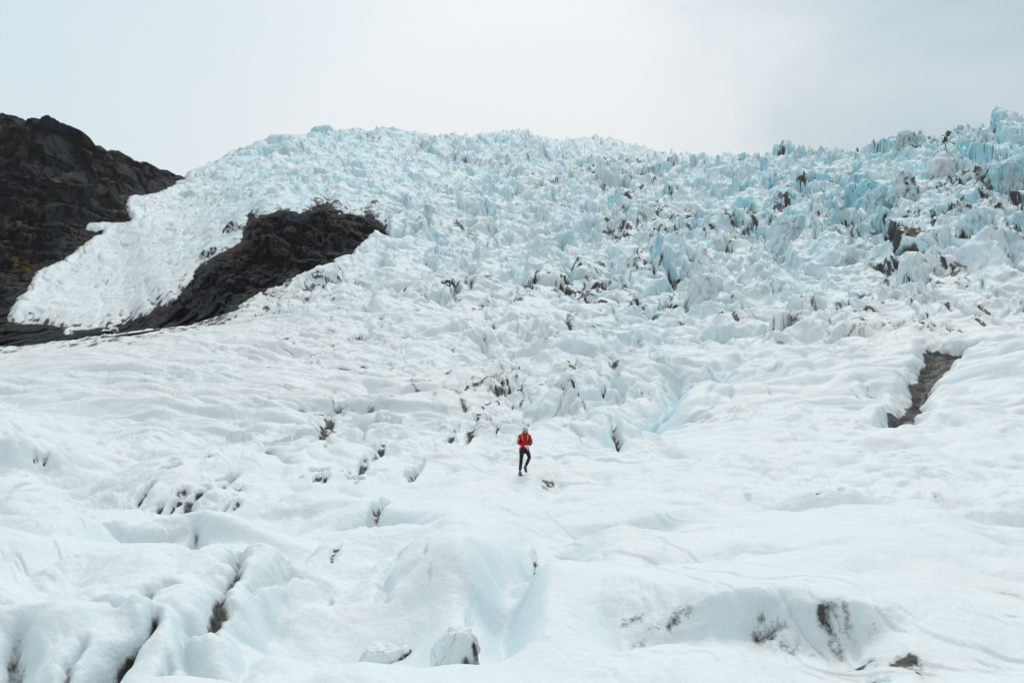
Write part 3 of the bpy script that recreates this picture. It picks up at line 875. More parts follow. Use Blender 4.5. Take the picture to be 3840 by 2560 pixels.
for (xa, xb, ya, yb, n_, k_) in ((1130, 1430, 1540, 1810, 34, 1.0), (520, 900, 1700, 1900, 16, .8), (1650, 2020, 1480, 1680, 26, .9), (1700, 2350, 1330, 1500, 26, .7),
                                 (60, 420, 1700, 1900, 9, .7), (2400, 3840, 1150, 1270, 40, 1.0), (1000, 1900, 1200, 1420, 26, .7), (1000, 2300, 2050, 2350, 6, .3), (2300, 3600, 1450, 1900, 12, .4)):
    for _ in range(n_):
        w_ = rs.uniform(7, 24)
        SPOTS.append((rs.uniform(xa, xb), rs.uniform(ya, yb), w_, w_ * rs.uniform(.35, 1.1), min(1, rs.uniform(.55, 1.05) * (0.5 + 0.5 * k_)), 0.25 * k_))
for i, (a, b_, c_, d_, e_, f_) in enumerate(SPOTS):
    spot(a, b_, c_, d_, e_, f_, i)

# ------------------------------------------------------------------ margin against the rock
R = rows(90, 760)
sd_ = rock_sdf(PX[R], PYm[R]) * Yg[R] / F_SRC        # metres
sd_ = sd_ + 1.3 * fbm(Xg[R] / 6, Yg[R] / 11, 4, 95) + 0.4 * fbm(Xg[R] / 1.3, Yg[R] / 3.2, 2, 96)
nearside = (1 - sstep(185, 205, Yg[R]))
lip = 3.4 * (1 - nearside) * (1 - 0.3 * sstep(700, 1100, PX[R])) + nearside * (0.5 + 1.8 * sstep(700, 1000, PX[R]))
T = lip * (np.sqrt(np.clip(sd_ / 2.4, 0, 1)) * (0.35 + 0.65 * np.exp(-np.clip(sd_, 0, 99) / 9.0)) - 0.35)
atten = sstep(0.0, 4.0, sd_) * 0.65 + 0.35
H[R] = H[R] * (atten + (1 - atten) * sstep(10, 30, sd_))
T = T * (1 - sstep(25, 55, sd_)) * sstep(90, 115, Yg[R])
H[R] += T - 6.0 * sstep(0.0, -3.0, sd_)
edge = (1 - sstep(0.2, 3.0, sd_))
dirt[R] = np.maximum(dirt[R], np.clip(edge * (0.30 + 1.0 * fbm(Xg[R] / 1.6, Yg[R] / 3, 4, 97) + 0.12 * sstep(1050, 1250, PX[R]) * sstep(250, 280, Yg[R])), 0, 1))
# bare bluer ice on steep faces, also painting in their shade; white crust on flats
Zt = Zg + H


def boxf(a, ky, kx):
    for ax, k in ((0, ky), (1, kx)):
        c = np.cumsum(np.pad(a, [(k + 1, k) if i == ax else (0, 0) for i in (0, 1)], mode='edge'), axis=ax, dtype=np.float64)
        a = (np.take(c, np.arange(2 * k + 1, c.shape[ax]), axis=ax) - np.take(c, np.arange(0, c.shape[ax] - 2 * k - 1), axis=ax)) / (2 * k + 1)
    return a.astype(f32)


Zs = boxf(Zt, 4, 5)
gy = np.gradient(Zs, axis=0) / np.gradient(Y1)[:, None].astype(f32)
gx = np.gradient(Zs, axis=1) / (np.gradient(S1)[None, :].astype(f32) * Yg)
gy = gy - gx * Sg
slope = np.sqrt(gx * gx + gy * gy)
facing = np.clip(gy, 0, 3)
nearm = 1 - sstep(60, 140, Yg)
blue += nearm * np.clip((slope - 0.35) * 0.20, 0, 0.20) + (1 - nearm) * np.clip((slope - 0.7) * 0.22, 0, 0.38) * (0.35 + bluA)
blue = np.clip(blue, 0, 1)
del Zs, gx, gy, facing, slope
keepv = np.ones(Zg.shape, bool)
keepv[R] = sd_ > -2.5

Zi = Zg + H
# push the steep faces about sideways so that nothing stands dead upright
R = rows(45, 1500)
k = np.clip(serA[R], 0, 1)
dX = k * (1.1 * fbm(Xg[R] / 3.1 + 5, Zi[R] / 2.6 + Yg[R] / 9, 3, 201) + 0.5 * H[R] * 0.25 * fbm(Xg[R] / 9, Yg[R] / 9, 2, 202))
dY = k * (1.4 * fbm(Yg[R] / 3.3 + 9, Zi[R] / 2.4 + Xg[R] / 7, 3, 203))
Xg[R] += dX; Yg[R] += dY
keep = keepv[:-1, :-1] & keepv[1:, :-1] & keepv[1:, 1:] & keepv[:-1, 1:]
Zi[:, 0] -= 6 + 0.03 * Y1; Zi[:, -1] -= 6 + 0.03 * Y1      # the sides fold down under the neighbouring ice
Zi[:, 1] -= 1.5; Zi[:, -2] -= 1.5
P = np.stack([Xg, Yg, Zi], axis=-1)
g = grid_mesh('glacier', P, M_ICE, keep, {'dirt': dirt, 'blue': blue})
g['kind'] = 'structure'

# the same ice carried on round and behind the viewpoint, where the fine grid ends
xs_ = np.linspace(-420, 560, 700).astype(f32); ys_ = np.linspace(-60, 400, 380).astype(f32)
YY, XX = np.meshgrid(ys_, xs_, indexing='ij')
Yc_ = np.maximum(YY, 5.0)
sq = XX / Yc_
Zs_ = base_e(np.clip(sq, -0.74, 0.74), Yc_) * Yc_
ins_ = sstep(0.755, 0.71, np.abs(sq)) * sstep(4.6, 5.4, YY)
Zs_ = Zs_ + 0.9 * (billow(XX / 8, YY / 8, 3, 901) - 0.3) + 0.25 * fbm(XX / 3, YY / 3, 3, 902) - 0.15 - (3.2 + 0.03 * YY) * ins_ - 40 * sstep(120, 150, YY) * (XX < 0)
sk = grid_mesh('snowfield', np.stack([XX, YY, Zs_], axis=-1), M_ICE, None, {'dirt': np.zeros_like(XX), 'blue': np.full_like(XX, 0.08)})
sk['kind'] = 'structure'

# ------------------------------------------------------------------ rock
def rock_material(name='rock'):
    m, nt, b = new_mat(name)
    geo = N(nt, 'ShaderNodeNewGeometry')
    pos = geo.outputs['Position']

    def noise(scale, det=5.0, rough=0.6, stretch=(1, 1, 1), dist=0.0):
        n = N(nt, 'ShaderNodeTexNoise', i_Scale=scale, i_Detail=det, i_Roughness=rough, i_Distortion=dist)
        mp_ = N(nt, 'ShaderNodeMapping')
        mp_.inputs['Scale'].default_value = stretch
        mp_.inputs['Rotation'].default_value = (0, math.radians(-14), 0)
        nt.links.new(pos, mp_.inputs[0])
        nt.links.new(mp_.outputs[0], n.inputs['Vector'])
        return n.outputs[0]
    c = rgbmix(nt, noise(0.12), (0.006, 0.013, 0.018), (0.020, 0.031, 0.038))
    c = rgbmix(nt, nmath(nt, 'MULTIPLY', nmath(nt, 'SUBTRACT', noise(0.06, 5, 0.65, (1, 1, 1.6)), 0.51), 7.0, True), c, (0.056, 0.026, 0.016))
    st = noise(0.5, 5, 0.65, (0.25, 0.25, 2.2), 0.4)
    c = rgbmix(nt, nmath(nt, 'MULTIPLY', nmath(nt, 'SUBTRACT', st, 0.52), 5.0, True), c, (0.012, 0.018, 0.022))
    sepn = N(nt, 'ShaderNodeSeparateXYZ'); nt.links.new(geo.outputs['Normal'], sepn.inputs[0])
    moss = nmath(nt, 'MULTIPLY', nmath(nt, 'SUBTRACT', noise(0.07, 5, 0.7), 0.585), 12.0, True)
    moss = nmath(nt, 'MULTIPLY', moss, nmath(nt, 'MULTIPLY', nmath(nt, 'SUBTRACT', sepn.outputs[2], 0.35), 2.5, True))
    at = N(nt, 'ShaderNodeAttribute', attribute_name='moss').outputs['Fac']
    c = rgbmix(nt, nmath(nt, 'MULTIPLY', moss, at, True), c, (0.17, 0.12, 0.02))
    nt.links.new(c, b.inputs['Base Color'])
    b.inputs['Roughness'].default_value = 0.85
    b.inputs['Specular IOR Level'].default_value = 0.25
    bp = N(nt, 'ShaderNodeBump', i_Strength=0.9, i_Distance=0.8)
    nt.links.new(nmath(nt, 'ADD', nmath(nt, 'MULTIPLY', st, 0.8), noise(1.2, 6, 0.7)), bp.inputs['Height'])
    nt.links.new(bp.outputs[0], b.inputs['Normal'])
    return m


M_ROCK = rock_material()


def rock_patch(name, s0, s1, ns, yl, keepfun, relief):
    """yl: distances; the rock surface is the ground less what lies under ice"""
    S_ = np.linspace(s0, s1, ns).astype(f32)
    Yv = np.asarray(yl, f32)
    Y_ = np.repeat(Yv[:, None], ns, 1); Sx = np.repeat(S_[None, :], len(Yv), 0)
    X_ = Sx * Y_
    e = base_e(Sx, Y_)
    px = CX + Sx * F_SRC; py = HOR - e * F_SRC
    pym = np.minimum.accumulate(py, axis=0)
    sd = rock_sdf(px, pym) * Y_ / F_SRC
    under = np.clip(sd, 0, 40)
    Z_ = e * Y_ - 0.25 - under * 0.45
    return X_, Y_, Z_, px, pym, sd


yl = np.exp(np.linspace(math.log(125), math.log(520), 900))
X_, Y_, Z_, px, pym, sd = rock_patch('mountain', -0.95, 0.0, 1050, yl, None, None)
# relief: ledges dipping to the right and gullies, measured on the steep face (X and Z)
steep = sstep(235, 275, Y_) * (1 - sstep(560, 800, px)) 
lx = X_; lz = Z_ + 0.22 * X_
w = fbm(lx / 20, lz / 12, 4, 301)
led = fbm(lx / 34 + 2, lz / 5.5 + w * 0.9, 5, 302, 0.6)
gul = billow(lx / 22 + lz / 60, lz / 60 + w * 0.3, 5, 303, 0.6)
fine = fbm(lx / 5, lz / 2.4 + w, 5, 304, 0.65)


def ledges(lz, lx, per, seed):
    """stepped strata: each bed stands out and weathers back above"""
    t = lz / per + 1.3 * fbm(lx / 26, lz / 20, 4, seed) + 0.35 * fbm(lx / 5, lz / 5, 3, seed + 1)
    fr = t - np.floor(t)
    on = sstep(-0.1, 0.25, fbm(lx / 18 + 5, np.floor(t) * 3.7, 2, seed + 2))
    return (sstep(0.0, 0.12, fr) - fr) * on


def facets(a, b, seed):
    f1, f2, ox_, oy_, q1, q2, q3 = worley(a, b, seed)
    return (q1 - 0.5) * 1.2 + ox_ * (q2 - 0.5) * 2.4 + oy_ * (q3 - 0.5) * 2.4 - 0.5 * (1 - sstep(0, 0.12, f2 - f1))


wa = fbm(lx / 6, lz / 6, 3, 370); wb = fbm(lx / 6, lz / 6, 3, 371)
fac = 3.4 * facets(lx / 11 + wa, lz / 6.5 + wb, 372) + 1.5 * facets(lx / 4 + wa * 2, lz / 2.6 + wb * 2, 373) + 0.6 * facets(lx / 1.7, lz / 1.2 + wb, 374)
st1 = ledges(lz, lx, 8.5, 330); st2 = ledges(lz, lx, 2.6, 340)
disp = 3.0 * led + 12.0 * (gul - 0.3) + 2.2 * fine + 4.0 * st1 + 1.6 * st2 + fac
inside = 0.3 + 0.7 * sstep(0.5, -6, sd)
inside = inside * sstep(1.5, -0.5, sd)
Yd = Y_ - steep * inside * disp * 1.1
crag = 0.55 * billow(lx / 8, Y_ / 60, 4, 350, 0.65) + 0.45 * sstep(-0.1, 0.15, fbm(lx / 5, Y_ / 50 + 3, 3, 351))
Zd = Z_ + steep * inside * (1.8 * led + 1.2 * fine + 5.5 * (crag - 0.25) * sstep(290, 330, Y_) + 2.2 * st1 + 0.8 * st2)
# rock floor inside the ice window
flo = (1 - steep)
kz = Z_ + 0.12 * X_
l2 = fbm(X_ / 26, kz / 4.0 + fbm(X_ / 30, Z_ / 10, 3, 310), 5, 311, 0.6)
st3 = ledges(kz, X_, 5.0, 360)
bl3 = billow(X_ / 14, kz / 9, 5, 365, 0.6)
ins2 = sstep(1.0, -0.5, sd) * (0.3 + 0.7 * sstep(0, -5, sd))
Zd += flo * ins2 * (1.6 * l2 + 1.0 * fbm(X_ / 7, kz / 4, 5, 312, 0.6))
Yd -= flo * ins2 * (4.0 * l2 + 4.0 * st3 + 7.0 * (bl3 - 0.25) + 1.1 * fac)
Zd += flo * ins2 * (1.0 * st3 + 1.8 * (bl3 - 0.25) + 0.22 * fac)
Pm = np.stack([X_ * Yd / Y_, Yd, Zd], axis=-1)
kp = (sd < 14)
kf = kp[:-1, :-1] & kp[1:, :-1] & kp[1:, 1:] & kp[:-1, 1:]
is_m = (px < 800)
mossA = np.where(px < 620, 1.0, 0.0) * steep
mountain_mask = (px[:-1, :-1] < 500) & ((pym[:-1, :-1] < 1190))
mo = grid_mesh('mountain', Pm, M_ROCK, kf & mountain_mask, {'moss': mossA})
mo['kind'] = 'structure'
cl = grid_mesh('rock_cliff', Pm, M_ROCK, kf & ~mountain_mask, {'moss': mossA})
cl['kind'] = 'structure'


# ------------------------------------------------------------------ things
def tag(o, label=None, cat=None, group=None):
    if label: o['label'] = label
    if cat: o['category'] = cat
    if group: o['group'] = group
    return o


def skin(name, nodes, edges, mat, parent, levels=2, root=0, smooth=True):
    """one continuous tapered surface grown round joints: nodes are (x, y, z, rx[, ry])"""
    me = bpy.data.meshes.new(name)
    me.from_pydata([n[:3] for n in nodes], edges, [])
    me.materials.append(mat)
    o = bpy.data.objects.new(name, me); col.objects.link(o)
    md = o.modifiers.new('skin', 'SKIN')
    md.use_smooth_shade = True
    if not me.skin_vertices:
        raise RuntimeError('no skin layer')
    for i, n in enumerate(nodes):
        d = me.skin_vertices[0].data[i]
        d.radius = (n[3], n[4] if len(n) > 4 else n[3])
        d.use_root = (i == root)
    sb = o.modifiers.new('sub', 'SUBSURF'); sb.levels = levels; sb.render_levels = levels
    bpy.context.view_layer.update()
    dg = bpy.context.evaluated_depsgraph_get()
    m2 = bpy.data.meshes.new_from_object(o.evaluated_get(dg), depsgraph=dg)
    o.modifiers.clear()
    o.data = m2; m2.name = name
    if not m2.materials:
        m2.materials.append(mat)
    m2.polygons.foreach_set('use_smooth', [smooth] * len(m2.polygons))
    if parent: o.parent = parent
    return o


def chain(nodes, edges, start, pts):
    """append a limb to a node list"""
    prev = start
    for p in pts:
        nodes.append(p); i = len(nodes) - 1
        if prev is not None: edges.append((prev, i))
        prev = i
    return prev


def mesh_obj(name, bm, mat, parent=None, smooth=True, bevel=0.0):
    me = bpy.data.meshes.new(name)
    bmesh.ops.recalc_face_normals(bm, faces=bm.faces)
    bm.to_mesh(me); bm.free()
    me.polygons.foreach_set('use_smooth', [smooth] * len(me.polygons))
    me.materials.append(mat)
    o = bpy.data.objects.new(name, me); col.objects.link(o)
    if parent: o.parent = parent
    return o


def ball(bm, c, r, seg=20, rings=14, rot=None):
    g_ = bmesh.ops.create_uvsphere(bm, u_segments=seg, v_segments=rings, radius=1.0)
    M = Matrix.Translation(c) @ (rot or Matrix()) @ Matrix.Diagonal((*r, 1))
    bmesh.ops.transform(bm, matrix=M, verts=g_['verts'])
    return g_['verts']


def boxm(bm, c, s, rot=None, bev=0.2):
    g_ = bmesh.ops.create_cube(bm, size=1.0)
    vs = g_['verts']
    es = list({e for v in vs for e in v.link_edges})
    M = Matrix.Translation(c) @ (rot or Matrix()) @ Matrix.Diagonal((*s, 1))
    bmesh.ops.transform(bm, matrix=M, verts=vs)
    bmesh.ops.bevel(bm, geom=es, offset=min(s) * bev, segments=2, affect='EDGES')


def make_person(X0, Y0, zf):
    """walker in mid-step coming towards the camera, looking down at her hands"""
    rt = bpy.data.objects.new('person', None); col.objects.link(rt)
    rt.location = (X0, Y0, zf)
    tag(rt, 'person in red jacket, black trousers and mint helmet walking down the white ice', 'person')
    skinc = simple_mat('skin', (0.60, 0.36, 0.27), 0.55, 0.3)
    red = simple_mat('red_shell', (0.62, 0.010, 0.040), 0.6, 0.25, 0.25, 14)
    dred = simple_mat('dark_red_panel', (0.30, 0.006, 0.018), 0.6, 0.25)
    blk = simple_mat('black_trousers', (0.012, 0.018, 0.024), 0.7, 0.25, 0.4, 18)
    blk2 = simple_mat('black_webbing', (0.010, 0.011, 0.013), 0.6, 0.3)
    mint = simple_mat('mint_shell', (0.33, 0.62, 0.58), 0.32, 0.5)
    hairc = simple_mat('fair_hair', (0.42, 0.20, 0.085), 0.6, 0.3, 0.4, 60)
    white = simple_mat('white_leather', (0.72, 0.70, 0.68), 0.6, 0.3)
    bootc = simple_mat('boot_leather', (0.10, 0.15, 0.16), 0.6, 0.3, 0.4, 40)
    rub = simple_mat('rubber', (0.012, 0.012, 0.012), 0.7, 0.3)
    steel = simple_mat('steel', (0.10, 0.10, 0.11), 0.4, 0.5, metal=0.8)
    lip = simple_mat('lips', (0.45, 0.14, 0.13), 0.5)
    eye = simple_mat('eyes', (0.05, 0.035, 0.03), 0.3)

    # joints
    pel = (0.145, 0.02, 0.93); wai = (0.155, 0.015, 1.06); che = (0.165, 0.0, 1.24); cla = (0.168, 0.0, 1.375)
    nek = (0.172, -0.01, 1.44); hd = (0.178, -0.035, 1.545)
    shL = (0.00, 0.0, 1.365); elL = (-0.065, 0.03, 1.10); wrL = (0.14, -0.20, 1.03)
    shR = (0.335, 0.0, 1.365); elR = (0.395, 0.03, 1.11); wrR = (0.315, -0.17, 1.055)
    hipL = (0.065, 0.02, 0.90); knL = (0.035, -0.03, 0.50); anL = (-0.005, 0.02, 0.115)
    hipR = (0.235, 0.02, 0.90); knR = (0.325, -0.17, 0.625); anR = (0.195, 0.11, 0.29)

    # the body, one surface from crown to ankles with open hands
    nd = [(*pel, .115, .085)]; ed = []
    t = chain(nd, ed, 0, [(*wai, .105, .075), (*che, .125, .085), (*cla, .075, .06), (*nek, .048, .048),
                          (hd[0] - .002, hd[1] + .012, hd[2] - .045, .062, .068), (*hd, .074, .088), (hd[0], hd[1] + .015, hd[2] + .06, .062, .075)])
    def lerp(a, b, k): return tuple(a[i] + (b[i] - a[i]) * k for i in range(3))
    for sh, el, wr in ((shL, elL, wrL), (shR, elR, wrR)):
        e = chain(nd, ed, 3, [(*sh, .045), (*lerp(sh, el, .5), .040), (*el, .034), (*lerp(el, wr, .4), .034), (*wr, .022)])
    for hp, kn, an in ((hipL, knL, anL), (hipR, knR, anR)):
        e = chain(nd, ed, 0, [(*hp, .085), (*lerp(hp, kn, .5), .068), (*kn, .050), (*lerp(kn, an, .35), .050), (*an, .033)])
    body = skin('body', nd, ed, skinc, rt)
    # face
    fx, fy, fz = hd
    bm = bmesh.new(); ball(bm, (fx - .004, fy - .082, fz - .030), (.012, .016, .018)); ball(bm, (fx - .002, fy - .060, fz - .082), (.026, .020, .020))
    mesh_obj('nose_and_chin', bm, skinc, rt)
    for s_ in (-1, 1):
        bm = bmesh.new(); ball(bm, (fx - .003 + s_ * .028, fy - .076, fz - .008), (.011, .007, .006)); mesh_obj('eye', bm, eye, rt)
        bm = bmesh.new(); ball(bm, (fx + s_ * .074, fy + .01, fz - .02), (.010, .018, .026)); mesh_obj('ear', bm, skinc, rt)
    bm = bmesh.new(); ball(bm, (fx - .004, fy - .079, fz - .058), (.020, .007, .006)); mesh_obj('mouth', bm, lip, rt)

    # hair: a cap below the helmet and two plaits falling on the chest
    nd = [(fx, fy + .045, fz - .02, .075, .065), (fx, fy + .055, fz - .09, .06, .05)]; ed = [(0, 1)]
    for s_ in (-1, 1):
        chain(nd, ed, 0, [(fx + s_ * .072, fy - .005, fz - .02, .024), (fx + s_ * .080, fy - .045, fz - .085, .024), (fx + s_ * .086, fy - .085, fz - .145, .020)])
    hair = skin('hair', nd, ed, hairc, rt)
    for s_, dx in ((-1, -.012), (1, .0)):
        nd = []; ed = []
        pts = []
        for k in range(7):
            zz_ = fz - .13 - .032 * k
            pts.append((fx + s_ * (.088 - .001 * k) + dx, fy - .088 - .010 * min(k, 3), zz_, .0195 if k % 2 else .026))
        chain(nd, ed, None, pts)
        skin('plait', nd, ed, simple_mat('plait_hair', (0.62, 0.27, 0.07), 0.6, 0.3, 0.3, 60), hair)

    # helmet
    bm = bmesh.new()
    vs = ball(bm, (fx, fy + .012, fz + .040), (.098, .122, .112), 32, 20, Matrix.Rotation(math.radians(12), 4, 'X'))
    bmesh.ops.bisect_plane(bm, geom=bm.verts[:] + bm.edges[:] + bm.faces[:], plane_co=(fx, fy, fz + .018), plane_no=(0, -.12, -1), clear_outer=True)
    hel = mesh_obj('helmet', bm, mint, rt)
    sol = hel.modifiers.new('shell', 'SOLIDIFY'); sol.thickness = .012
    for ax, az in ((-.055, .075), (-.030, .105), (.060, .058), (-.075, .045)):
        bm = bmesh.new()
        y_ = fy + .012 - .118 * math.sqrt(max(0.02, 1 - (ax / .098)**2 - ((az - .04) / .112)**2))
        boxm(bm, (fx + ax, y_, fz + az), (.016, .012, .024), None, .3); mesh_obj('vent', bm, rub, hel)
    nd = []; ed = []
    chain(nd, ed, None, [(fx - .080, fy - .01, fz + .02, .005), (fx - .062, fy - .045, fz - .06, .005), (fx, fy - .066, fz - .105, .005), (fx + .062, fy - .045, fz - .06, .005), (fx + .080, fy - .01, fz + .02, .005)])
    skin('chin_strap', nd, ed, blk2, hel, 1)
    # neck warmer
    bm = bmesh.new(); ball(bm, (nek[0], nek[1] - .018, nek[2] - .005), (.072, .072, .045)); mesh_obj('neck_warmer', bm, blk2, rt)

    # jacket: trunk, sleeves, in one piece; hood laid back
    nd = [(wai[0], wai[1], 1.055, .135, .105)]; ed = []
    chain(nd, ed, 0, [(pel[0] + .006, pel[1], .955, .138, .108)])
    c = chain(nd, ed, 0, [(*che, .152, .112), (cla[0], cla[1], 1.355, .115, .088), (nek[0], nek[1] + .005, 1.415, .078, .074)])
    ci = 3
    for sh, el, wr in ((shL, elL, wrL), (shR, elR, wrR)):
        chain(nd, ed, ci, [(sh[0], sh[1], sh[2] - .005, .070), (*lerp(sh, el, .5), .064), (*el, .060), (*lerp(el, wr, .5), .052), (*lerp(el, wr, .93), .040)])
    jk = skin('jacket', nd, ed, red, rt)
    nd = []; ed = []
    chain(nd, ed, None, [(nek[0] - .115, -.055, 1.40, .030, .026), (nek[0] - .10, .04, 1.445, .040, .036), (nek[0], .095, 1.455, .055, .048), (nek[0] + .10, .04, 1.445, .040, .036), (nek[0] + .120, -.055, 1.395, .030, .026)])
    skin('hood', nd, ed, red, jk)
    bm = bmesh.new(); boxm(bm, (.166, -.128, 1.20), (.010, .012, .30), Matrix.Rotation(math.radians(-4), 4, 'X')); mesh_obj('zip', bm, dred, jk)
    for k in range(3):
        bm = bmesh.new(); boxm(bm, (-.074 + .012 * k, -.030 - .018 * k, 1.265 - .008 * k), (.030, .026, .022), Matrix.Rotation(.5, 4, 'Z')); mesh_obj('sleeve_badge', bm, white, jk)
    for sx_, z_ in ((.085, 1.02), (.245, 1.02)):
        bm = bmesh.new(); boxm(bm, (sx_, -.108, z_), (.075, .02, .012), Matrix.Rotation(.3 if sx_ < .15 else -.3, 4, 'Y')); mesh_obj('pocket_flap', bm, dred, jk)

    # trousers
    nd = [(pel[0], pel[1], .935, .130, .105)]; ed = []
    chain(nd, ed, 0, [(wai[0], wai[1], 1.0, .120, .095)])
    for hp, kn, an in ((hipL, knL, anL), (hipR, knR, anR)):
        chain(nd, ed, 0, [(hp[0], hp[1], hp[2] - .05, .094), (*lerp(hp, kn, .5), .083), (*kn, .066), (*lerp(kn, an, .4), .064), (*lerp(kn, an, .95), .056)])
    tr = skin('trousers', nd, ed, blk, rt)
    bm = bmesh.new(); boxm(bm, (.045, -.078, .745), (.045, .012, .008)); mesh_obj('thigh_logo', bm, white, tr)

    # gloves, five bent fingers each, fiddling with each other at the waist
    def glove(wr, d, up, side, cm, cuffm):
        d = Vector(d).normalized(); up = Vector(up).normalized(); si = d.cross(up).normalized() * side
        w = Vector(wr)
        nd = [(*(w - d * .01), .030, .026), (*(w + d * .035), .038, .022), (*(w + d * .07), .040, .020)]; ed = [(0, 1), (1, 2)]
        for k, (o_, l_) in enumerate(((-.030, .058), (-.010, .068), (.011, .064), (.030, .050))):
            b0 = w + d * .088 + si * o_
            b1 = b0 + d * l_ * .45 - up * .010; b2 = b1 + d * l_ * .30 - up * .022; b3 = b2 + d * l_ * .12 - up * .024
            chain(nd, ed, 2, [(*b0, .0115), (*b1, .0110), (*b2, .0100), (*b3, .0085)])
        t0 = w + d * .030 - si * .040; t1 = t0 + d * .028 - si * .020 - up * .010; t2 = t1 + d * .030 - si * .002 - up * .012
        chain(nd, ed, 1, [(*t0, .014), (*t1, .013), (*t2, .011)])
        gl = skin('glove', nd, ed, cm, rt)
        nd = []; ed = []
        chain(nd, ed, None, [(*(w - d * .055), .044), (*(w - d * .02), .040), (*(w + d * .02), .036, .030)])
        skin('cuff', nd, ed, cuffm, gl)
    glove(wrL, (.85, -.30, -.10), (0.1, -.5, .8), 1, white, blk2)
    glove(wrR, (-.55, -.45, -.45), (-.2, -.6, .7), -1, white, blk2)

    # boots and crampons
    for an, fdir, tilt in ((anL, (.30, -.92, -.12), 0), (anR, (.22, -.72, -.66), 1)):
        a = Vector(an); f = Vector(fdir).normalized(); side = f.cross(Vector((0, 0, 1))).normalized(); upv = side.cross(f).normalized()
        nd = [(*(a + upv * .03), .052), (*(a - upv * .03), .052), (*(a - upv * .055 - f * .03), .048, .042), ]
        ed = [(0, 1), (1, 2)]
        chain(nd, ed, 1, [(*(a - upv * .052 + f * .075), .044, .036), (*(a - upv * .064 + f * .145), .043, .030), (*(a - upv * .066 + f * .185), .034, .024)])
        bt = skin('boot', nd, ed, bootc, rt)
        R3 = Matrix((side, f, upv)).transposed().to_4x4()
        bm = bmesh.new(); boxm(bm, a - upv * .098 + f * .065, (.092, .27, .022), R3, .4); mesh_obj('sole', bm, rub, bt)
        bm = bmesh.new()
        for fy_ in (-.055, 0.0, .075, .13, .185):
            for sx_ in (-.042, .042):
                c_ = a - upv * .125 + f * (.0 + fy_ + .01) + side * sx_
                g_ = bmesh.ops.create_cone(bm, cap_ends=True, segments=5, radius1=.010, radius2=.001, depth=.038)
                bmesh.ops.transform(bm, matrix=Matrix.Translation(c_) @ R3 @ Matrix.Rotation(math.pi, 4, 'X'), verts=g_['verts'])
        boxm(bm, a - upv * .110 + f * .065, (.070, .24, .006), R3, .2)
        cr = mesh_obj('crampon', bm, steel, bt, smooth=False)
        bm = bmesh.new()
        for k_ in (0.03, .06, .09):
            boxm(bm, a - upv * (.012 + k_ * .12) + f * (k_ * .9), (.07, .008, .006), R3)
        mesh_obj('laces', bm, white, bt)

    # backpack with shoulder straps and hip belt
    bm = bmesh.new(); boxm(bm, (.165, .185, 1.21), (.33, .19, .44), None, .28); bp_ = mesh_obj('backpack', bm, blk2, rt)
    for s_ in (-1, 1):
        x0 = .167 + s_ * .108
        nd = []; ed = []
        chain(nd, ed, None, [(x0 - s_ * .01, .09, 1.42, .026, .012), (x0, .0, 1.445, .028, .012), (x0 + s_ * .004, -.085, 1.375, .028, .012),
                             (x0 + s_ * .004, -.122, 1.27, .027, .012), (x0 + s_ * .012, -.115, 1.16, .020, .010), (x0 + s_ * .05, -.03, 1.09, .014, .008)])
        skin('shoulder_strap', nd, ed, blk2, bp_, 1)
    # climbing harness over the trousers
    nd = []; ed = []
    ring = [(.147 + .142 * math.cos(a_), .02 + .118 * math.sin(a_), .945 + .01 * math.sin(a_), .010, .022) for a_ in np.linspace(0, 2 * math.pi, 15)[:-1]]
    chain(nd, ed, None, ring); ed.append((len(nd) - 1, 0))
    hn = skin('harness', nd, ed, blk2, rt, 1)
    for hp in (hipL, hipR):
        nd = []; ed = []
        chain(nd, ed, None, [(hp[0] + .097 * math.cos(a_), hp[1] - .005 + .100 * math.sin(a_), .775 + .03 * math.cos(a_) * (-1 if hp is hipL else 1), .008, .014) for a_ in np.linspace(0, 2 * math.pi, 13)[:-1]])
        ed.append((len(nd) - 1, 0))
        skin('leg_loop', nd, ed, blk2, hn, 1)
    for x_, z1, z2 in ((-.018, .95, .78), (.305, .94, .80), (-.03, .98, .90)):
        nd = []; ed = []
        chain(nd, ed, None, [(x_, -.02, z1, .008), (x_ + (.02 if x_ > .1 else -.008), -.03, (z1 + z2) / 2, .007), (x_ + (.022 if x_ > .1 else -.004), -.02, z2, .012), (x_ + .01, -.02, z2 - .03, .014)])
        skin('carabiner', nd, ed, steel, hn, 1)
    nd = []; ed = []
    chain(nd, ed, None, [(.150, -.125, .955, .008), (.10, -.115, .86, .007), (.04, -.10, .815, .007), (-.01, -.06, .82, .008)])
    skin('lanyard', nd, ed, simple_mat('grey_webbing', (0.05, 0.065, 0.07), 0.7), hn, 1)
    return rt



def surf_z(X, Y):
    """height of the finished ice at a plan point"""
    i = int(np.searchsorted(Y1, Y)); j = int(np.searchsorted(S1, X / Y))
    return float(Zi[i, j])


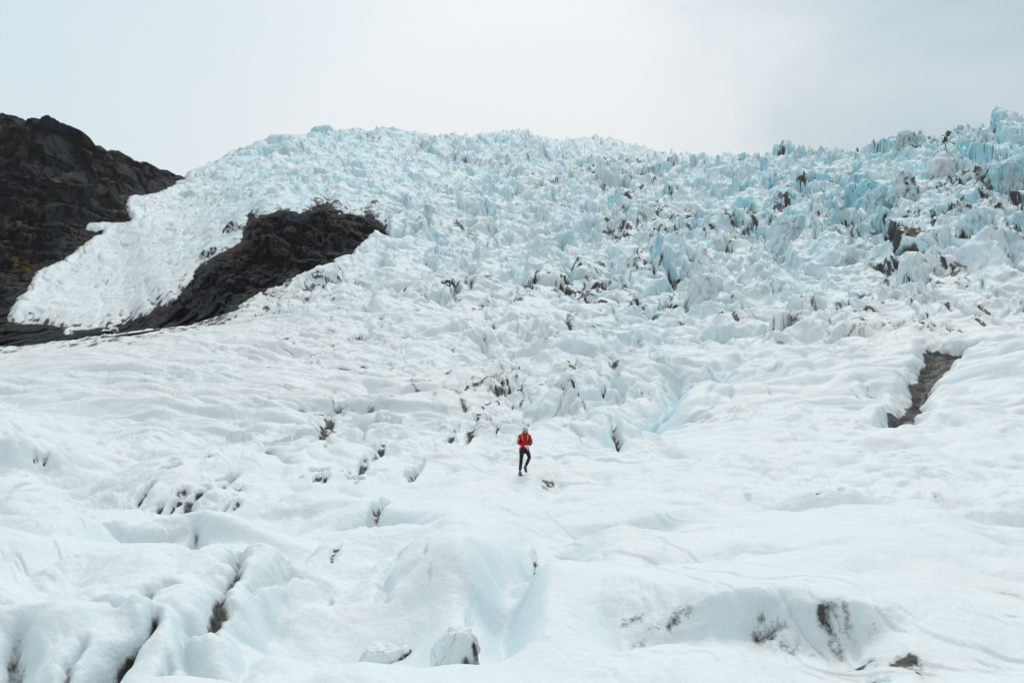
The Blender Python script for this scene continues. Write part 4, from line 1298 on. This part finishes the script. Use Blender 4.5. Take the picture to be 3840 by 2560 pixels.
PXs, PYs = 0.285, 35.0
def ice_block(name, label, cat, px, py, w, h, d, dy=0.0, seed=1, blu=0.3, drt=0.3, rounded=0.0, lean=0.0, top=0.7, group=None, side=False):
    """a single block of ice: w, h in pixels of the photograph turned into metres where it stands"""
    X0, Y0 = locate(px, py, 9.0)
    Y0 += dy; X0 = (px - CX) / F_SRC * Y0
    k = Y0 / F_SRC; W = w * k; Hh = h * k; D = d * W
    rnd = random.Random(seed)
    bm = bmesh.new()
    for zz_, sc in ((-0.35, 1.12), (0.0, 1.08), (0.5, 0.95), (0.85, 0.5 + 0.5 * top), (1.0, top)):
        for a_ in range(7):
            an = a_ / 7 * 2 * math.pi + rnd.uniform(-.3, .3)
            r = sc * rnd.uniform(0.82, 1.05)
            bm.verts.new((0.5 * W * r * math.cos(an) + lean * zz_ * W, 0.5 * D * r * math.sin(an), Hh * (zz_ + rnd.uniform(-.06, .06) * (zz_ > 0))))
    bmesh.ops.convex_hull(bm, input=bm.verts[:])
    bmesh.ops.delete(bm, geom=[v for v in bm.verts if not v.link_faces], context='VERTS')
    bmesh.ops.subdivide_edges(bm, edges=bm.edges[:], cuts=3, use_grid_fill=True)
    bmesh.ops.triangulate(bm, faces=bm.faces[:])
    bmesh.ops.subdivide_edges(bm, edges=bm.edges[:], cuts=3 if not rounded else 2, use_grid_fill=True)
    if rounded:
        bmesh.ops.smooth_vert(bm, verts=bm.verts[:], factor=0.5, use_axis_x=True, use_axis_y=True, use_axis_z=True)
    if rounded:
        for _ in range(int(10 * rounded)):
            bmesh.ops.smooth_vert(bm, verts=bm.verts[:], factor=0.5, use_axis_x=True, use_axis_y=True, use_axis_z=True)
    bm.normal_update()
    co = np.array([v.co for v in bm.verts], f32)
    q = co / W
    n_ = fbm(q[:, 0] * 3.1 + seed, q[:, 2] * 2.2 + q[:, 1] * 2.4, 4, 800 + seed)
    n2_ = np.abs(fbm(q[:, 0] * 2.3 + 2, q[:, 1] * 2.3 + q[:, 2] * 1.4, 3, 830 + seed))
    amp_ = 0.17 * W * (0.5 if rounded else 1)
    n2_ = n2_ - 0.5 * (1 - sstep(0.0, 0.07, np.abs(fbm(q[:, 0] * 2.6 + 9 + seed, q[:, 2] * 0.9 + q[:, 1] * 1.6, 4, 850 + seed)))) + 0.35 * fbm(q[:, 0] * 11, q[:, 2] * 9 + q[:, 1] * 9, 3, 880 + seed)
    for v, a_, b_ in zip(bm.verts, n_, n2_):
        v.co += v.normal * float(a_ * amp_ + b_ * amp_ * 1.2)
    o = mesh_obj(name, bm, M_ICE)
    at = o.data.attributes.new('blue', 'FLOAT', 'POINT'); at.data.foreach_set('value', np.clip(blu + 0.5 * n_, 0, 1).astype(f32))
    n3 = fbm(q[:, 0] * 5 + seed * 3, q[:, 2] * 2.4 + q[:, 1] * 3, 4, 860 + seed)
    dv_ = drt * (0.7 + 1.8 * n3)
    if side:
        dv_ = (drt + 0.25 + 0.6 * n3) * 0.8 * sstep(0.05, 0.55, q[:, 0] * 1.2 - (co[:, 2] / Hh - 0.5) * 0.5)
    at = o.data.attributes.new('dirt', 'FLOAT', 'POINT'); at.data.foreach_set('value', np.clip(dv_, 0, 1).astype(f32))
    o.location = (X0, Y0, surf_z(X0, Y0) - 0.10 * Hh)
    o['kind'] = 'thing'
    del o['kind']
    tag(o, label, cat, group)
    return o


ice_block('serac', 'broad pale ice tower with a smooth slanting face amid the right icefall', 'serac', 2965, 935, 150, 165, 0.8, 0, 3, .42, .05, top=.55)
ice_block('serac', 'flat-topped white block like a cushion near the skyline right of the pointed fin', 'serac', 3525, 655, 100, 62, 0.9, 0, 5, .25, .15, rounded=.5, top=.9)
ice_block('serac', 'thin pointed ice fin standing up on the right skyline', 'serac', 3462, 575, 42, 95, 0.7, 0, 7, .45, .2, top=.12, lean=-.25)
ice_block('serac', 'dirt-streaked ice tower on the skyline just left of the pointed fin', 'serac', 3398, 585, 90, 75, 0.8, 0, 8, .35, .36, top=.6)
ice_block('serac', 'tall smooth blue ice wall at the right edge below the skyline', 'serac', 3795, 700, 130, 200, 0.6, 0, 11, .62, .12, top=.8)
ice_block('serac', 'blue ice tower crowning the right end of the skyline', 'serac', 3815, 560, 55, 60, 0.8, 0, 12, .6, .25, top=.7)
ice_block('serac', 'small upright ice pillar at the left end of the right-hand skyline, beside the misty dip', 'serac', 2600, 650, 26, 46, 0.8, 0, 13, .4, .2, top=.5)
ice_block('serac', 'lumpy pale ice head on the skyline right of the misty dip', 'serac', 2665, 640, 60, 52, 0.9, 0, 14, .4, .15, top=.5)
ice_block('serac', 'grey-streaked ice hump with an open hollow above the smooth right slope', 'serac', 2640, 1150, 150, 95, 0.9, 0, 15, .34, .3, rounded=.3, top=.6)
ice_block('serac', 'pointed dirty-edged block below the skyline left of the cushion-shaped block', 'serac', 3395, 735, 95, 110, 0.8, 0, 16, .30, .4, top=.35)
ice_block('serac', 'blue leaning slab in the middle of the right icefall', 'serac', 3250, 760, 110, 80, 0.7, 0, 17, .66, .15, top=.5, lean=.3)
ice_block('ice_boulder', 'big rounded ice lump with a grit-stained right flank below the pale wall', 'ice boulder', 1700, 2400, 190, 130, 0.8, 0, 21, .12, .40, rounded=.8, top=.55, lean=.1, side=True)
ice_block('ice_boulder', 'low flat ice slab with a dark dirty underside left of the rounded lump', 'ice boulder', 1450, 2415, 190, 42, 0.7, 0, 22, .10, .42, rounded=.5, top=.9, side=True)
# broken ice that has fallen on the rock below the side tongue
for i, (px_, py_, w_, lb) in enumerate(((640, 1147, 30, 'small white ice fragment lying on dark rock under the side tongue, nearest the tongue'),
                                     (662, 1146, 14, 'tiny ice crumb right of the small fragment on the dark rock'),
                                     (772, 968, 46, 'pale ice rubble pile on the rock right of the side tongue'),
                                     (800, 950, 34, 'upper ice lump of the rubble beside the side tongue'),
                                     (760, 985, 26, 'lower ice lump of the rubble beside the side tongue'),
                                     (870, 880, 60, 'dirty fallen ice mass in the notch left of the dark cliff'),
                                     (905, 862, 40, 'snow-capped ice lump against the left end of the dark cliff'),
                                     (1160, 808, 12, 'white snow scrap high on the dark cliff, left one'),
                                     (1345, 812, 10, 'white snow scrap on the dark cliff near its right tip'))):
    ice_block('ice_fragment', lb, 'ice fragment', px_, py_, w_, w_ * .45, 0.9, 0, 40 + i, .1, .55 if w_ > 25 else .15, top=.5, group='ice fragments on the dark rock')


# trodden spot where the walker stands
make_person(PXs, PYs, surf_z(PXs, PYs) + 0.012)

# ------------------------------------------------------------------ haze
def make_haze():
    m = bpy.data.materials.new('haze_air'); m.use_nodes = True
    nt = m.node_tree; nt.nodes.clear()
    out = N(nt, 'ShaderNodeOutputMaterial')
    v = N(nt, 'ShaderNodeVolumePrincipled')
    v.inputs['Color'].default_value = (0.93, 0.96, 0.98, 1)
    v.inputs['Density'].default_value = HAZE_DENSITY
    nt.links.new(v.outputs[0], out.inputs['Volume'])
    bm = bmesh.new()
    bmesh.ops.create_cube(bm, size=1.0)
    zmin, zmax = float(P[..., 2].min()) - 8, float(P[..., 2].max()) + 25
    for vv in bm.verts:
        vv.co.x = vv.co.x * 4200
        vv.co.y = -90 if vv.co.y < 0 else 2100
        vv.co.z = zmin if vv.co.z < 0 else zmax
    me = bpy.data.meshes.new('haze'); bm.to_mesh(me); bm.free()
    me.materials.append(m)
    o = bpy.data.objects.new('haze', me); col.objects.link(o)
    o['kind'] = 'stuff'


make_haze()
